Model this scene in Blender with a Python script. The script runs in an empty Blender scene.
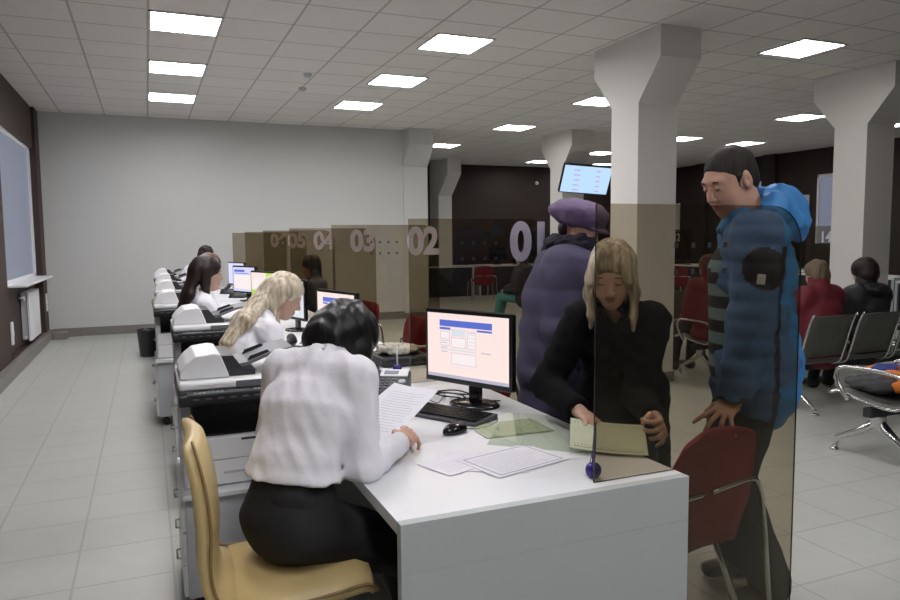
import bpy, bmesh, math, random
import numpy as np
from mathutils import Vector, Matrix
PI = math.pi
scene = bpy.context.scene
COL = scene.collection
# ------------------------------------------------------------------ camera
YAW, PIT, ROL, FPX = .3971, .0871, -.0087, 719.2
Fv = Vector((math.sin(YAW)*math.cos(PIT), math.cos(YAW)*math.cos(PIT), -math.sin(PIT)))
Rv = Vector((math.cos(YAW), -math.sin(YAW), 0)); Uv = Rv.cross(Fv)
R2 = Rv*math.cos(ROL)+Uv*math.sin(ROL); U2 = -Rv*math.sin(ROL)+Uv*math.cos(ROL)
cd = bpy.data.cameras.new('camera'); cam = bpy.data.objects.new('camera', cd); COL.objects.link(cam)
M = Matrix.Identity(4)
for i in range(3):
    M[i][0] = R2[i]; M[i][1] = U2[i]; M[i][2] = -Fv[i]
M[2][3] = 1.46
cam.matrix_world = M
cd.sensor_width = 36; cd.lens = FPX/900*36; cd.clip_start = .05; cd.clip_end = 100
scene.camera = cam
# ------------------------------------------------------------------ world, exposure
w = bpy.data.worlds.new('world'); scene.world = w; w.use_nodes = True
w.node_tree.nodes['Background'].inputs[0].default_value = (.25, .3, .4, 1)
w.node_tree.nodes['Background'].inputs[1].default_value = .3
vs = scene.view_settings
vs.view_transform = 'Standard'; vs.look = 'None'; vs.exposure = 0.07; vs.gamma = 1; vs.use_curve_mapping = False
LAMP_E = 31.0
WIN_E = .22
SCREEN_E = .95
# ------------------------------------------------------------------ materials
def new_mat(name):
    m = bpy.data.materials.new(name); m.use_nodes = True
    nt = m.node_tree; b = nt.nodes['Principled BSDF']
    return m, nt, b
def mat(name, col, rough=.6, metal=0, var=.06, scale=30, bump=0, bscale=80, spec=.5, stretch=None, coat=0, sheen=0):
    m, nt, b = new_mat(name); N = nt.nodes; L = nt.links
    tc = N.new('ShaderNodeTexCoord'); mp = N.new('ShaderNodeMapping'); L.new(tc.outputs['Object'], mp.inputs[0])
    if stretch: mp.inputs['Scale'].default_value = stretch
    nz = N.new('ShaderNodeTexNoise'); nz.inputs['Scale'].default_value = scale; nz.inputs['Detail'].default_value = 4
    L.new(mp.outputs[0], nz.inputs['Vector'])
    mx = N.new('ShaderNodeMix'); mx.data_type = 'RGBA'
    c = list(col[:3]) if len(col) == 3 else list(col)
    mx.inputs[6].default_value = (c[0]*(1-var), c[1]*(1-var), c[2]*(1-var), 1)
    mx.inputs[7].default_value = (min(1, c[0]*(1+var)), min(1, c[1]*(1+var)), min(1, c[2]*(1+var)), 1)
    L.new(nz.outputs[0], mx.inputs[0]); L.new(mx.outputs[2], b.inputs['Base Color'])
    b.inputs['Roughness'].default_value = rough; b.inputs['Metallic'].default_value = metal
    b.inputs['Specular IOR Level'].default_value = spec
    b.inputs['Coat Weight'].default_value = coat
    if sheen: b.inputs['Sheen Weight'].default_value = sheen
    if bump:
        n2 = N.new('ShaderNodeTexNoise'); n2.inputs['Scale'].default_value = bscale; n2.inputs['Detail'].default_value = 5
        L.new(mp.outputs[0], n2.inputs['Vector'])
        bp = N.new('ShaderNodeBump'); bp.inputs['Strength'].default_value = bump; bp.inputs['Distance'].default_value = .01
        L.new(n2.outputs[0], bp.inputs['Height']); L.new(bp.outputs[0], b.inputs['Normal'])
    return m
def emat(name, col, e):
    m, nt, b = new_mat(name)
    b.inputs['Base Color'].default_value = (.02, .02, .02, 1); b.inputs['Roughness'].default_value = .3
    b.inputs['Emission Color'].default_value = (*col, 1); b.inputs['Emission Strength'].default_value = e
    return m
def grid_mat(name, c1, c2, line, size, off, lw, rough, axes='XY', bump=.2, spec=.5, mottle=.08):
    m, nt, b = new_mat(name); N = nt.nodes; L = nt.links
    tc = N.new('ShaderNodeTexCoord'); mp = N.new('ShaderNodeMapping'); L.new(tc.outputs['Object'], mp.inputs[0])
    mp.inputs['Location'].default_value = (-off[0], -off[1], 0)
    br = N.new('ShaderNodeTexBrick'); br.offset = 0; br.squash = 1
    br.inputs['Scale'].default_value = 1; br.inputs['Brick Width'].default_value = size; br.inputs['Row Height'].default_value = size
    br.inputs['Mortar Size'].default_value = lw; br.inputs['Mortar Smooth'].default_value = .1
    br.inputs['Color1'].default_value = (*c1, 1); br.inputs['Color2'].default_value = (*c2, 1); br.inputs['Mortar'].default_value = (*line, 1)
    L.new(mp.outputs[0], br.inputs['Vector'])
    nz = N.new('ShaderNodeTexNoise'); nz.inputs['Scale'].default_value = 9; nz.inputs['Detail'].default_value = 8
    L.new(tc.outputs['Object'], nz.inputs['Vector'])
    mr = N.new('ShaderNodeMapRange'); mr.inputs[3].default_value = 1-mottle; mr.inputs[4].default_value = 1+mottle
    L.new(nz.outputs[0], mr.inputs[0])
    mx = N.new('ShaderNodeMix'); mx.data_type = 'RGBA'; mx.blend_type = 'MULTIPLY'; mx.inputs[0].default_value = 1
    L.new(br.outputs[0], mx.inputs[6]); L.new(mr.outputs[0], mx.inputs[7]); L.new(mx.outputs[2], b.inputs['Base Color'])
    b.inputs['Roughness'].default_value = rough; b.inputs['Specular IOR Level'].default_value = spec
    bp = N.new('ShaderNodeBump'); bp.inputs['Strength'].default_value = bump; bp.inputs['Distance'].default_value = .004; bp.invert = True
    L.new(br.outputs[1], bp.inputs['Height']); L.new(bp.outputs[0], b.inputs['Normal'])
    return m
def glass_mat(name, tint, refl=1.0):
    m, nt, b = new_mat(name); N = nt.nodes; L = nt.links; N.remove(b)
    t = N.new('ShaderNodeBsdfTransparent'); t.inputs[0].default_value = (*tint, 1)
    g = N.new('ShaderNodeBsdfGlossy'); g.inputs['Roughness'].default_value = .02; g.inputs[0].default_value = (.9, .88, .82, 1)
    f = N.new('ShaderNodeLayerWeight'); f.inputs[0].default_value = .5
    pw = N.new('ShaderNodeMath'); pw.operation = 'POWER'; pw.inputs[1].default_value = 4; L.new(f.outputs['Facing'], pw.inputs[0])
    mu = N.new('ShaderNodeMath'); mu.operation = 'MULTIPLY_ADD'; mu.inputs[1].default_value = .9*refl; mu.inputs[2].default_value = .03*refl
    L.new(pw.outputs[0], mu.inputs[0])
    mx = N.new('ShaderNodeMixShader'); L.new(mu.outputs[0], mx.inputs[0]); L.new(t.outputs[0], mx.inputs[1]); L.new(g.outputs[0], mx.inputs[2])
    L.new(mx.outputs[0], N['Material Output'].inputs[0])
    return m
def hair_mat(name, c1, c2, scale=60, rough=.45, strength=.28, bias=.5):
    m, nt, b = new_mat(name); N = nt.nodes; L = nt.links
    tc = N.new('ShaderNodeTexCoord'); mp = N.new('ShaderNodeMapping'); L.new(tc.outputs['Object'], mp.inputs[0])
    mp.inputs['Scale'].default_value = (1, 1, .05)
    nz = N.new('ShaderNodeTexNoise'); nz.inputs['Scale'].default_value = scale; nz.inputs['Detail'].default_value = 5
    L.new(mp.outputs[0], nz.inputs['Vector'])
    cr = N.new('ShaderNodeValToRGB'); cr.color_ramp.elements[0].position = bias-.15; cr.color_ramp.elements[1].position = bias+.15
    cr.color_ramp.elements[0].color = (*c1, 1); cr.color_ramp.elements[1].color = (*c2, 1)
    L.new(nz.outputs[0], cr.inputs[0]); L.new(cr.outputs[0], b.inputs['Base Color'])
    b.inputs['Roughness'].default_value = rough; b.inputs['Specular IOR Level'].default_value = .4
    n2 = N.new('ShaderNodeTexNoise'); n2.inputs['Scale'].default_value = scale*2.2; n2.inputs['Detail'].default_value = 4
    L.new(mp.outputs[0], n2.inputs['Vector'])
    bp = N.new('ShaderNodeBump'); bp.inputs['Strength'].default_value = strength; bp.inputs['Distance'].default_value = .01
    L.new(n2.outputs[0], bp.inputs['Height']); L.new(bp.outputs[0], b.inputs['Normal'])
    return m
MT = {}
MT['wall'] = mat('painted_white_wall', (.575, .58, .57), .8, var=.02, scale=3)
MT['col'] = mat('painted_column', (.72, .70, .67), .75, var=.02, scale=3)
MT['brown'] = mat('dark_brown_panelling', (.026, .014, .011), .55, var=.25, scale=3, stretch=(1, 1, .15))
MT['brown2'] = mat('brown_wall_finish', (.045, .025, .019), .6, var=.12, scale=4)
MT['ceil'] = grid_mat('ceiling_tiles', (.74, .71, .68), (.71, .68, .65), (.44, .42, .40), .6, (.09, .02), .011, .9, bump=.5, mottle=.05)
MT['floor'] = grid_mat('floor_tiles', (.46, .475, .44), (.45, .46, .425), (.36, .36, .335), .4, (.05, .1), .006, .38, bump=.15, mottle=.06)
MT['skirt'] = mat('grey_tile_skirting', (.20, .19, .175), .5, var=.1)
MT['desk'] = mat('white_laminate', (.74, .755, .785), .35, var=.015, spec=.4)
MT['deskside'] = mat('shaded_white_laminate', (.44, .475, .485), .5, var=.03, scale=8, stretch=(1, 1, .2), bump=.05)  # same white laminate as the tops, shade of the end panels put into its colour
MT['white'] = mat('white_plastic', (.78, .79, .81), .4, var=.02)
MT['offwhite'] = mat('light_grey_plastic', (.50, .52, .56), .45, var=.02)
MT['dark'] = mat('charcoal_plastic', (.022, .022, .026), .4, var=.1)
MT['dgrey'] = mat('dark_grey_plastic', (.055, .058, .066), .45, var=.1)
MT['mgrey'] = mat('mid_grey_plastic', (.14, .145, .16), .45, var=.05)
MT['black'] = mat('black_gloss_plastic', (.008, .008, .010), .18, var=.1)
MT['chrome'] = mat('chrome', (.62, .62, .62), .18, metal=1, var=.02)
MT['steel'] = mat('brushed_steel', (.40, .40, .38), .36, metal=1, var=.05)
MT['perf'] = mat('perforated_grey_steel', (.16, .16, .145), .45, metal=.6, var=.1, scale=200)
MT['leather'] = mat('cream_leather', (.56, .43, .20), .42, var=.06, scale=12, bump=.25, bscale=18)
MT['seam'] = mat('tan_piping', (.26, .17, .07), .5)
MT['maroon'] = mat('maroon_fabric', (.20, .007, .016), .8, var=.2, scale=100)
MT['maroon2'] = mat('maroon_panel', (.10, .016, .020), .6, var=.1)
MT['paper'] = mat('white_paper', (.74, .74, .80), .7, var=.02)
MT['greenpaper'] = mat('green_certificate_paper', (.42, .47, .33), .7, var=.12, scale=60)
MT['ink'] = mat('grey_blue_print', (.22, .23, .32), .7)
MT['greenink'] = mat('olive_print', (.20, .25, .14), .7)
MT['blueink'] = mat('dark_blue_border', (.10, .11, .25), .7)
MT['purpleblue'] = mat('blue_violet_plastic', (.03, .02, .20), .25, var=.1)
MT['skin'] = mat('skin', (.50, .29, .21), .5, var=.06, scale=40, bump=.05, bscale=150)
MT['skinp'] = mat('pale_skin', (.56, .36, .28), .5, var=.05, scale=40)
MT['lips'] = mat('lips', (.42, .17, .14), .4)
MT['lash'] = mat('dark_lashes', (.02, .014, .01), .7)
MT['blouse'] = mat('white_blouse_cotton', (.82, .82, .88), .75, var=.03, scale=10, bump=.35, bscale=16)
MT['skirtb'] = mat('black_skirt_cloth', (.009, .009, .011), .8, var=.2, scale=20, bump=.2, bscale=15)
MT['coatb'] = mat('black_wool_coat', (.004, .004, .005), .9, var=.2, scale=30, bump=.15, bscale=25, spec=.2)
MT['purple'] = mat('purple_down_coat', (.060, .052, .105), .75, var=.12, scale=8, bump=.4, bscale=10)
MT['beret'] = mat('mauve_felt_beret', (.16, .11, .21), .85, var=.15, scale=25, bump=.4, bscale=50)
MT['fur'] = mat('dark_curly_fur', (.020, .015, .028), .95, var=.6, scale=90, bump=1, bscale=110)
MT['blue'] = mat('bright_blue_nylon', (.04, .21, .52), .6, var=.12, scale=9, bump=.35, bscale=14)
MT['slate'] = mat('slate_blue_nylon', (.06, .135, .31), .75, var=.12, scale=9, bump=.35, bscale=14)
MT['bluedark'] = mat('dark_navy_panel', (.012, .014, .022), .6, var=.2)
MT['trouser'] = mat('dark_trousers', (.014, .016, .022), .85, var=.2, scale=20, bump=.2, bscale=12)
MT['shoe'] = mat('black_leather_shoe', (.010, .010, .010), .35)
MT['redjacket'] = mat('dark_red_jacket', (.15, .012, .022), .7, var=.3, scale=18, bump=.3, bscale=15)
MT['blackjacket'] = mat('charcoal_jacket', (.018, .018, .021), .55, var=.3, scale=15, bump=.4, bscale=14)
MT['teal'] = mat('teal_trousers', (.06, .22, .20), .8)
MT['h_black'] = hair_mat('black_hair', (.003, .003, .004), (.008, .007, .008), rough=.38, strength=.15)
MT['h_blonde'] = hair_mat('streaked_blonde_hair', (.36, .28, .18), (.82, .75, .60), scale=50)
MT['h_blonde2'] = hair_mat('dark_rooted_blonde_hair', (.16, .12, .08), (.54, .46, .34), scale=50)
MT['h_brown'] = hair_mat('dark_brown_hair', (.008, .004, .004), (.025, .012, .010), rough=.5, strength=.15)
MT['h_red'] = hair_mat('reddish_brown_hair', (.06, .015, .012), (.11, .03, .02))
MT['h_short'] = hair_mat('short_dark_hair', (.010, .008, .007), (.028, .020, .016), scale=120, rough=.7)
MT['h_light'] = hair_mat('light_brown_hair', (.10, .07, .04), (.17, .12, .075))
MT['pane'] = glass_mat('bronze_tinted_glass', (.715, .675, .60), 1.0)
MT['paneedge'] = mat('dark_glass_edge', (.02, .022, .02), .2)
MT['clear'] = glass_mat('clear_plastic', (.90, .93, .88), 1.0)
MT['digit'] = mat('pale_lilac_vinyl', (.60, .56, .66), .6, var=.02)
MT['lamp'] = emat('lamp_diffuser', (1, .97, .98), LAMP_E*1.1)
MT['lamp_hall'] = emat('hall_lamp_diffuser', (1, .96, .93), LAMP_E*.55)
MT['lampframe'] = mat('lamp_white_frame', (.6, .6, .6), .5)
MT['louvre'] = mat('lamp_louvre_blades', (.75, .75, .78), .3)
# ------------------------------------------------------------------ mesh helpers
def obj(name, bm, mats, parent=None, loc=None, smooth=False, rot=None):
    me = bpy.data.meshes.new(name)
    if isinstance(bm, bmesh.types.BMesh):
        bmesh.ops.recalc_face_normals(bm, faces=bm.faces)
        bm.to_mesh(me); bm.free()
    else: me = bm
    o = bpy.data.objects.new(name, me); COL.objects.link(o)
    if not isinstance(mats, (list, tuple)): mats = [mats]
    for m in mats: me.materials.append(MT[m] if isinstance(m, str) else m)
    if parent: o.parent = parent
    if loc is not None: o.location = loc
    if rot is not None: o.rotation_euler = rot
    if smooth: me.polygons.foreach_set('use_smooth', [True]*len(me.polygons))
    return o
def empty(name, loc=(0, 0, 0), rz=0):
    o = bpy.data.objects.new(name, None); COL.objects.link(o); o.location = loc; o.rotation_euler = (0, 0, rz); o.empty_display_size = .1
    return o
def tag(o, label=None, cat=None, group=None, kind=None):
    if label: o['label'] = label
    if cat: o['category'] = cat
    if group: o['group'] = group
    if kind: o['kind'] = kind
    return o
def structure(name, bm, mats): return tag(obj(name, bm, mats), kind='structure')
def copy_tree(o, parent=None):
    c = o.copy(); COL.objects.link(c)
    if parent is not None:
        c.parent = parent
    for ch in list(o.children): copy_tree(ch, c)
    return c
def B(): return bmesh.new()
def T(M4, v): return M4 @ Vector(v)
I4 = Matrix.Identity(4)
def box(bm, x0, x1, y0, y1, z0, z1, bev=0, mi=0, M=I4, seg=2):
    vs_ = [bm.verts.new(M @ Vector(p)) for p in [(x0, y0, z0), (x1, y0, z0), (x1, y1, z0), (x0, y1, z0), (x0, y0, z1), (x1, y0, z1), (x1, y1, z1), (x0, y1, z1)]]
    fs = [bm.faces.new([vs_[i] for i in q]) for q in [(0, 3, 2, 1), (4, 5, 6, 7), (0, 1, 5, 4), (1, 2, 6, 5), (2, 3, 7, 6), (3, 0, 4, 7)]]
    for f in fs: f.material_index = mi
    if bev:
        es = list({e for f in fs for e in f.edges})
        r = bmesh.ops.bevel(bm, geom=es, offset=bev, segments=seg, profile=.5, affect='EDGES')
        for f in r['faces']: f.material_index = mi
    return bm
def prism(bm, pts, d, origin=(0, 0, 0), ax=(1, 0, 0), ay=(0, 0, 1), an=(0, 1, 0), mi=0, side=None):
    """polygon pts in plane (ax,ay) at origin extruded along an by d"""
    o = Vector(origin); ax = Vector(ax); ay = Vector(ay); an = Vector(an)
    a = [bm.verts.new(o+ax*p[0]+ay*p[1]) for p in pts]; b = [bm.verts.new(o+ax*p[0]+ay*p[1]+an*d) for p in pts]
    f = bm.faces.new(a); f.material_index = mi; f = bm.faces.new(b[::-1]); f.material_index = mi
    n = len(pts)
    for i in range(n):
        f = bm.faces.new([a[i], b[i], b[(i+1) % n], a[(i+1) % n]]); f.material_index = mi if side is None else side
    return bm
def tube(bm, pts, r, n=8, mi=0, closed=False, cap=True):
    pts = [Vector(p) for p in pts]; m = len(pts); rs = r if isinstance(r, (list, tuple)) else [r]*m
    rings = []; up = None
    for i, p in enumerate(pts):
        a = pts[(i-1) % m] if (closed or i > 0) else p; b = pts[(i+1) % m] if (closed or i < m-1) else p
        t = (b-a).normalized()
        if up is None: up = Vector((0, 0, 1)) if abs(t.z) < .9 else Vector((1, 0, 0))
        s = t.cross(up)
        if s.length < 1e-4: s = t.cross(Vector((.3, .8, .5)))
        s.normalize(); up = s.cross(t).normalized()
        rings.append([bm.verts.new(p+(s*math.cos(2*PI*k/n)+up*math.sin(2*PI*k/n))*rs[i]) for k in range(n)])
    for i in range(m if closed else m-1):
        A = rings[i]; Bq = rings[(i+1) % m]
        for k in range(n):
            f = bm.faces.new([A[k], A[(k+1) % n], Bq[(k+1) % n], Bq[k]]); f.smooth = True; f.material_index = mi
    if cap and not closed:
        f = bm.faces.new(rings[0]); f.material_index = mi; f = bm.faces.new(rings[-1][::-1]); f.material_index = mi
    return bm
def lathe(bm, prof, n=20, M=I4, mi=0):
    rings = []
    for r, z in prof: rings.append([bm.verts.new(M @ Vector((max(r, 1e-4)*math.cos(2*PI*k/n), max(r, 1e-4)*math.sin(2*PI*k/n), z))) for k in range(n)])
    for i in range(len(rings)-1):
        for k in range(n):
            f = bm.faces.new([rings[i][k], rings[i][(k+1) % n], rings[i+1][(k+1) % n], rings[i+1][k]]); f.smooth = True; f.material_index = mi
    f = bm.faces.new(rings[0][::-1]); f.material_index = mi; f = bm.faces.new(rings[-1]); f.material_index = mi
    return bm
def bez(pts, n=8):
    """catmull-rom through pts"""
    P = [Vector(p) for p in pts]; P = [P[0]*2-P[1]]+P+[P[-1]*2-P[-2]]; out = []
    for i in range(1, len(P)-2):
        for k in range(n):
            t = k/n; a, b, c, d = P[i-1], P[i], P[i+1], P[i+2]
            out.append(.5*((2*b)+(c-a)*t+(2*a-5*b+4*c-d)*t*t+(3*b-a-3*c+d)*t**3))
    out.append(P[-2]); return out
def sweep(bm, prof, width_pts, th, mi=0, crown=0, nw=8):
    """shell: profile points (x,z) extruded along y from -w to w with thickness th; width_pts gives half width per profile point"""
    n = len(prof); top = []; bot = []
    for i, (x, z) in enumerate(prof):
        a = prof[max(0, i-1)]; b = prof[min(n-1, i+1)]; t = Vector((b[0]-a[0], b[1]-a[1])).normalized(); nx, nz = -t.y, t.x
        w_ = width_pts[i]; ra = []; rb = []
        for k in range(nw+1):
            u = -1+2*k/nw; e = (1-abs(u)**4); tt = th[i] if isinstance(th, (list, tuple)) else th
            c = crown*(u*u)
            ra.append(bm.verts.new((x+nx*(tt*.5*(.35+.65*e)+c), w_*u, z+nz*(tt*.5*(.35+.65*e)+c))))
            rb.append(bm.verts.new((x-nx*(tt*.5*(.35+.65*e)-c), w_*u, z-nz*(tt*.5*(.35+.65*e)-c))))
        top.append(ra); bot.append(rb)
    def q(*v):
        f = bm.faces.new(v); f.smooth = True; f.material_index = mi
    for i in range(n-1):
        for k in range(nw):
            q(top[i][k], top[i][k+1], top[i+1][k+1], top[i+1][k]); q(bot[i][k+1], bot[i][k], bot[i+1][k], bot[i+1][k+1])
        q(top[i][0], top[i+1][0], bot[i+1][0], bot[i][0]); q(top[i][nw], bot[i][nw], bot[i+1][nw], top[i+1][nw])
    for k in range(nw):
        q(top[0][k+1], top[0][k], bot[0][k], bot[0][k+1]); q(top[-1][k], top[-1][k+1], bot[-1][k+1], bot[-1][k])
    return bm
def text_obj(name, s, size, depth, m, parent, loc, rot, offset=0, align='CENTER', sx=1):
    cu = bpy.data.curves.new(name, 'FONT'); cu.body = s; cu.size = size; cu.extrude = depth; cu.offset = offset; cu.align_x = align; cu.align_y = 'CENTER'
    tmp = bpy.data.objects.new('tmp', cu); COL.objects.link(tmp)
    dg = bpy.context.evaluated_depsgraph_get(); me = bpy.data.meshes.new_from_object(tmp.evaluated_get(dg))
    bpy.data.objects.remove(tmp); me.materials.clear()
    o = bpy.data.objects.new(name, me); COL.objects.link(o); me.materials.append(MT[m] if isinstance(m, str) else m)
    o.location = loc; o.rotation_euler = rot; o.scale = (sx, 1, 1); 
    if parent: o.parent = parent
    return o
# ------------------------------------------------------------------ implicit surfaces for figures and cloth
def npv(v): return np.array(v, float)
def smin(a, b, k):
    if k <= 0: return np.minimum(a, b)
    h = np.clip(.5+.5*(b-a)/k, 0, 1); return b*(1-h)+a*h-k*h*(1-h)
class Fld:
    def __init__(s): s.P = []; s.noise = None
    def add(s, fn, lo, hi, k=.02, op=1): s.P.append((fn, npv(lo), npv(hi), k, op)); return s
    def cap(s, a, b, ra, rb=None, k=.02, op=1):
        a = npv(a); b = npv(b); rb = ra if rb is None else rb; r = max(ra, rb); d = b-a; dd = max(d@d, 1e-9)
        def fn(X, Y, Z):
            px, py, pz = X-a[0], Y-a[1], Z-a[2]; t = np.clip((px*d[0]+py*d[1]+pz*d[2])/dd, 0, 1)
            return np.sqrt((px-t*d[0])**2+(py-t*d[1])**2+(pz-t*d[2])**2)-(ra+(rb-ra)*t)
        return s.add(fn, np.minimum(a, b)-r, np.maximum(a, b)+r, k, op)
    def chain(s, pts, rs, k=.02):
        for i in range(len(pts)-1): s.cap(pts[i], pts[i+1], rs[i], rs[i+1], k)
        return s
    def ell(s, c, r, M=None, k=.02, op=1):
        c = npv(c); r = npv(r); M = np.eye(3) if M is None else M; R = r.max()
        ext = np.sqrt(((M*r)**2).sum(1))
        def fn(X, Y, Z):
            p = [X-c[0], Y-c[1], Z-c[2]]; q = [sum(p[i]*M[i, j] for i in range(3)) for j in range(3)]
            k0 = np.sqrt(sum((q[j]/r[j])**2 for j in range(3))); k1 = np.sqrt(sum((q[j]/r[j]**2)**2 for j in range(3)))+1e-9
            return k0*(k0-1)/k1
        return s.add(fn, c-ext, c+ext, k, op)
    def ecap(s, a, b, xd, ra, rb, k=.03, op=1):
        """capsule with elliptic section: xd = wide direction, ra=(wide,deep)"""
        a = npv(a); b = npv(b); d = b-a; L = np.linalg.norm(d)+1e-9; u = d/L; xd = npv(xd); xd = xd-u*(xd@u); xd /= np.linalg.norm(xd); yd = np.cross(u, xd)
        R = max(ra+rb)
        def fn(X, Y, Z):
            px, py, pz = X-a[0], Y-a[1], Z-a[2]; h = px*u[0]+py*u[1]+pz*u[2]; t = np.clip(h/L, 0, 1)
            rx = ra[0]+(rb[0]-ra[0])*t; ry = ra[1]+(rb[1]-ra[1])*t; e = h-t*L
            x = px*xd[0]+py*xd[1]+pz*xd[2]; y = px*yd[0]+py*yd[1]+pz*yd[2]; rz = np.minimum(rx, ry)
            k0 = np.sqrt((x/rx)**2+(y/ry)**2+(e/rz)**2); k1 = np.sqrt((x/rx**2)**2+(y/ry**2)**2+(e/rz**2)**2)+1e-6
            return np.where(k0 < .05, -rz, k0*(k0-1)/k1)
        return s.add(fn, np.minimum(a, b)-R, np.maximum(a, b)+R, k, op)
    def half(s, c, n, lo, hi, k=.004):
        """remove what lies on the +n side of point c inside lo..hi"""
        c = npv(c); n = npv(n)/np.linalg.norm(n)
        return s.add(lambda X, Y, Z: -((X-c[0])*n[0]+(Y-c[1])*n[1]+(Z-c[2])*n[2]), lo, hi, k, -1)
    def axes(s, h, fine=()):
        lo = np.min([p[1] for p in s.P if p[4] == 1], 0)-.03; hi = np.max([p[2] for p in s.P if p[4] == 1], 0)+.03
        ax = []
        for i in range(3):
            v = [lo[i]]
            while v[-1] < hi[i]:
                st = h
                for fl, fh, fhh in fine:
                    if fl[i]-h < v[-1] < fh[i]: st = min(st, fhh)
                v.append(v[-1]+st)
            ax.append(np.array(v))
        return ax
    def mesh(s, name, h=.01, fine=(), matfn=None, origin=(0, 0, 0)):
        ax = s.axes(h, fine); n = [len(a) for a in ax]; F = np.full(n, .25, np.float32)
        for fn, lo, hi, k, op in s.P:
            m = k+.025; sl = tuple(slice(max(0, np.searchsorted(ax[i], lo[i]-m)-1), min(n[i], np.searchsorted(ax[i], hi[i]+m)+1)) for i in range(3))
            if any(q.stop-q.start < 1 for q in sl): continue
            X, Y, Z = np.meshgrid(*[ax[i][sl[i]] for i in range(3)], indexing='ij', sparse=True)
            D = fn(X, Y, Z)
            F[sl] = smin(F[sl], D, k) if op == 1 else -smin(-F[sl], D, k)
        if s.noise is not None:
            I = np.nonzero(np.abs(F) < .05); F[I] += s.noise(ax[0][I[0]], ax[1][I[1]], ax[2][I[2]])
        F[0] = F[-1] = .2; F[:, 0] = F[:, -1] = .2; F[:, :, 0] = F[:, :, -1] = .2
        ins = F < 0; c = np.zeros([q-1 for q in n], np.int8)
        for a in (0, 1):
            for b in (0, 1):
                for d in (0, 1): c += ins[a:n[0]-1+a, b:n[1]-1+b, d:n[2]-1+d]
        I, J, K = np.nonzero((c > 0) & (c < 8)); vid = np.full(c.shape, -1, np.int32); vid[I, J, K] = np.arange(len(I))
        acc = np.zeros((len(I), 3)); cnt = np.zeros(len(I)); off = [(a, b, d) for a in (0, 1) for b in (0, 1) for d in (0, 1)]
        G = {o: F[I+o[0], J+o[1], K+o[2]] for o in off}
        def pos(o): return np.stack([ax[0][I+o[0]], ax[1][J+o[1]], ax[2][K+o[2]]], 1)
        for o in off:
            for e in range(3):
                if o[e] == 0:
                    o2 = tuple(o[q]+(1 if q == e else 0) for q in range(3)); f0 = G[o]; f1 = G[o2]; m = (f0 < 0) != (f1 < 0)
                    t = np.where(m, f0/np.where(m, f0-f1, 1), 0); pp = pos(o)+(pos(o2)-pos(o))*t[:, None]; acc[m] += pp[m]; cnt[m] += 1
        V = acc/cnt[:, None]; Q = []
        for e in range(3):
            a1, a2 = (e+1) % 3, (e+2) % 3
            s0 = [slice(1, -1)]*3; s0[e] = slice(0, n[e]-1); s1 = list(s0); s1[e] = slice(1, n[e])
            A = ins[tuple(s0)]; Bq = ins[tuple(s1)]; d = np.nonzero(A != Bq); st = A[d]
            idx = [d[0]+(0 if e == 0 else 1), d[1]+(0 if e == 1 else 1), d[2]+(0 if e == 2 else 1)]
            def cell(da, db):
                q = [x.copy() for x in idx]; q[a1] = q[a1]-da; q[a2] = q[a2]-db; return vid[q[0], q[1], q[2]]
            q = np.stack([cell(1, 1), cell(0, 1), cell(0, 0), cell(1, 0)], 1); q[~st] = q[~st][:, ::-1]; Q.append(q)
        Q = np.concatenate(Q); Q = Q[(Q >= 0).all(1)]
        W = V-npv(origin); me = bpy.data.meshes.new(name); me.vertices.add(len(W)); me.vertices.foreach_set('co', W.astype(np.float32).ravel())
        me.loops.add(len(Q)*4); me.loops.foreach_set('vertex_index', Q.astype(np.int32).ravel())
        me.polygons.add(len(Q)); me.polygons.foreach_set('loop_start', np.arange(0, len(Q)*4, 4, dtype=np.int32))
        me.polygons.foreach_set('use_smooth', np.ones(len(Q), bool))
        if matfn is not None:
            C = V[Q].mean(1); me.polygons.foreach_set('material_index', matfn(C).astype(np.int32))
        me.update(calc_edges=True); me.validate(); return me
up3 = npv([0, 0, 1])
rngW = np.random.RandomState(4)
def wrinkle(amp, freq, aniso=(1, 1, 1), n=6, seed=0, sharp=False):
    rs = np.random.RandomState(seed); K = rs.normal(size=(n, 3)); K /= np.linalg.norm(K, axis=1)[:, None]; K = K*freq*rs.uniform(.6, 1.6, (n, 1))*npv(aniso); ph = rs.uniform(0, 6.28, n)
    def f(X, Y, Z):
        wx = .02*np.sin(7*Y+11*Z+seed); wy = .02*np.sin(9*Z+5*X); r = 0
        for k_, p in zip(K, ph):
            q = np.sin(k_[0]*(X+wx)+k_[1]*(Y+wy)+k_[2]*Z+p); r = r+((1-np.abs(q))*2-1 if sharp else q)
        return -r*amp/math.sqrt(n)
    return f
def frame(az, pitch=0, roll=0):
    """columns right, forward, up; az from +Y towards +X, pitch down positive"""
    f = npv([math.sin(az), math.cos(az), 0]); r = npv([math.cos(az), -math.sin(az), 0]); u = npv([0, 0, 1.])
    f2 = f*math.cos(pitch)-u*math.sin(pitch); u2 = u*math.cos(pitch)+f*math.sin(pitch)
    r3 = r*math.cos(roll)+u2*math.sin(roll); u3 = u2*math.cos(roll)-r*math.sin(roll)
    return np.stack([r3, f2, u3], 1)
def ik(a, c, l1, l2, pole):
    a = npv(a); c = npv(c); d = c-a; L = np.linalg.norm(d); u = d/L; L = min(L, (l1+l2)*.999)
    x = (l1*l1-l2*l2+L*L)/(2*L); h = math.sqrt(max(l1*l1-x*x, 0)); p = npv(pole); p = p-u*(p@u); p /= np.linalg.norm(p)+1e-9
    return a+u*x+p*h
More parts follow.
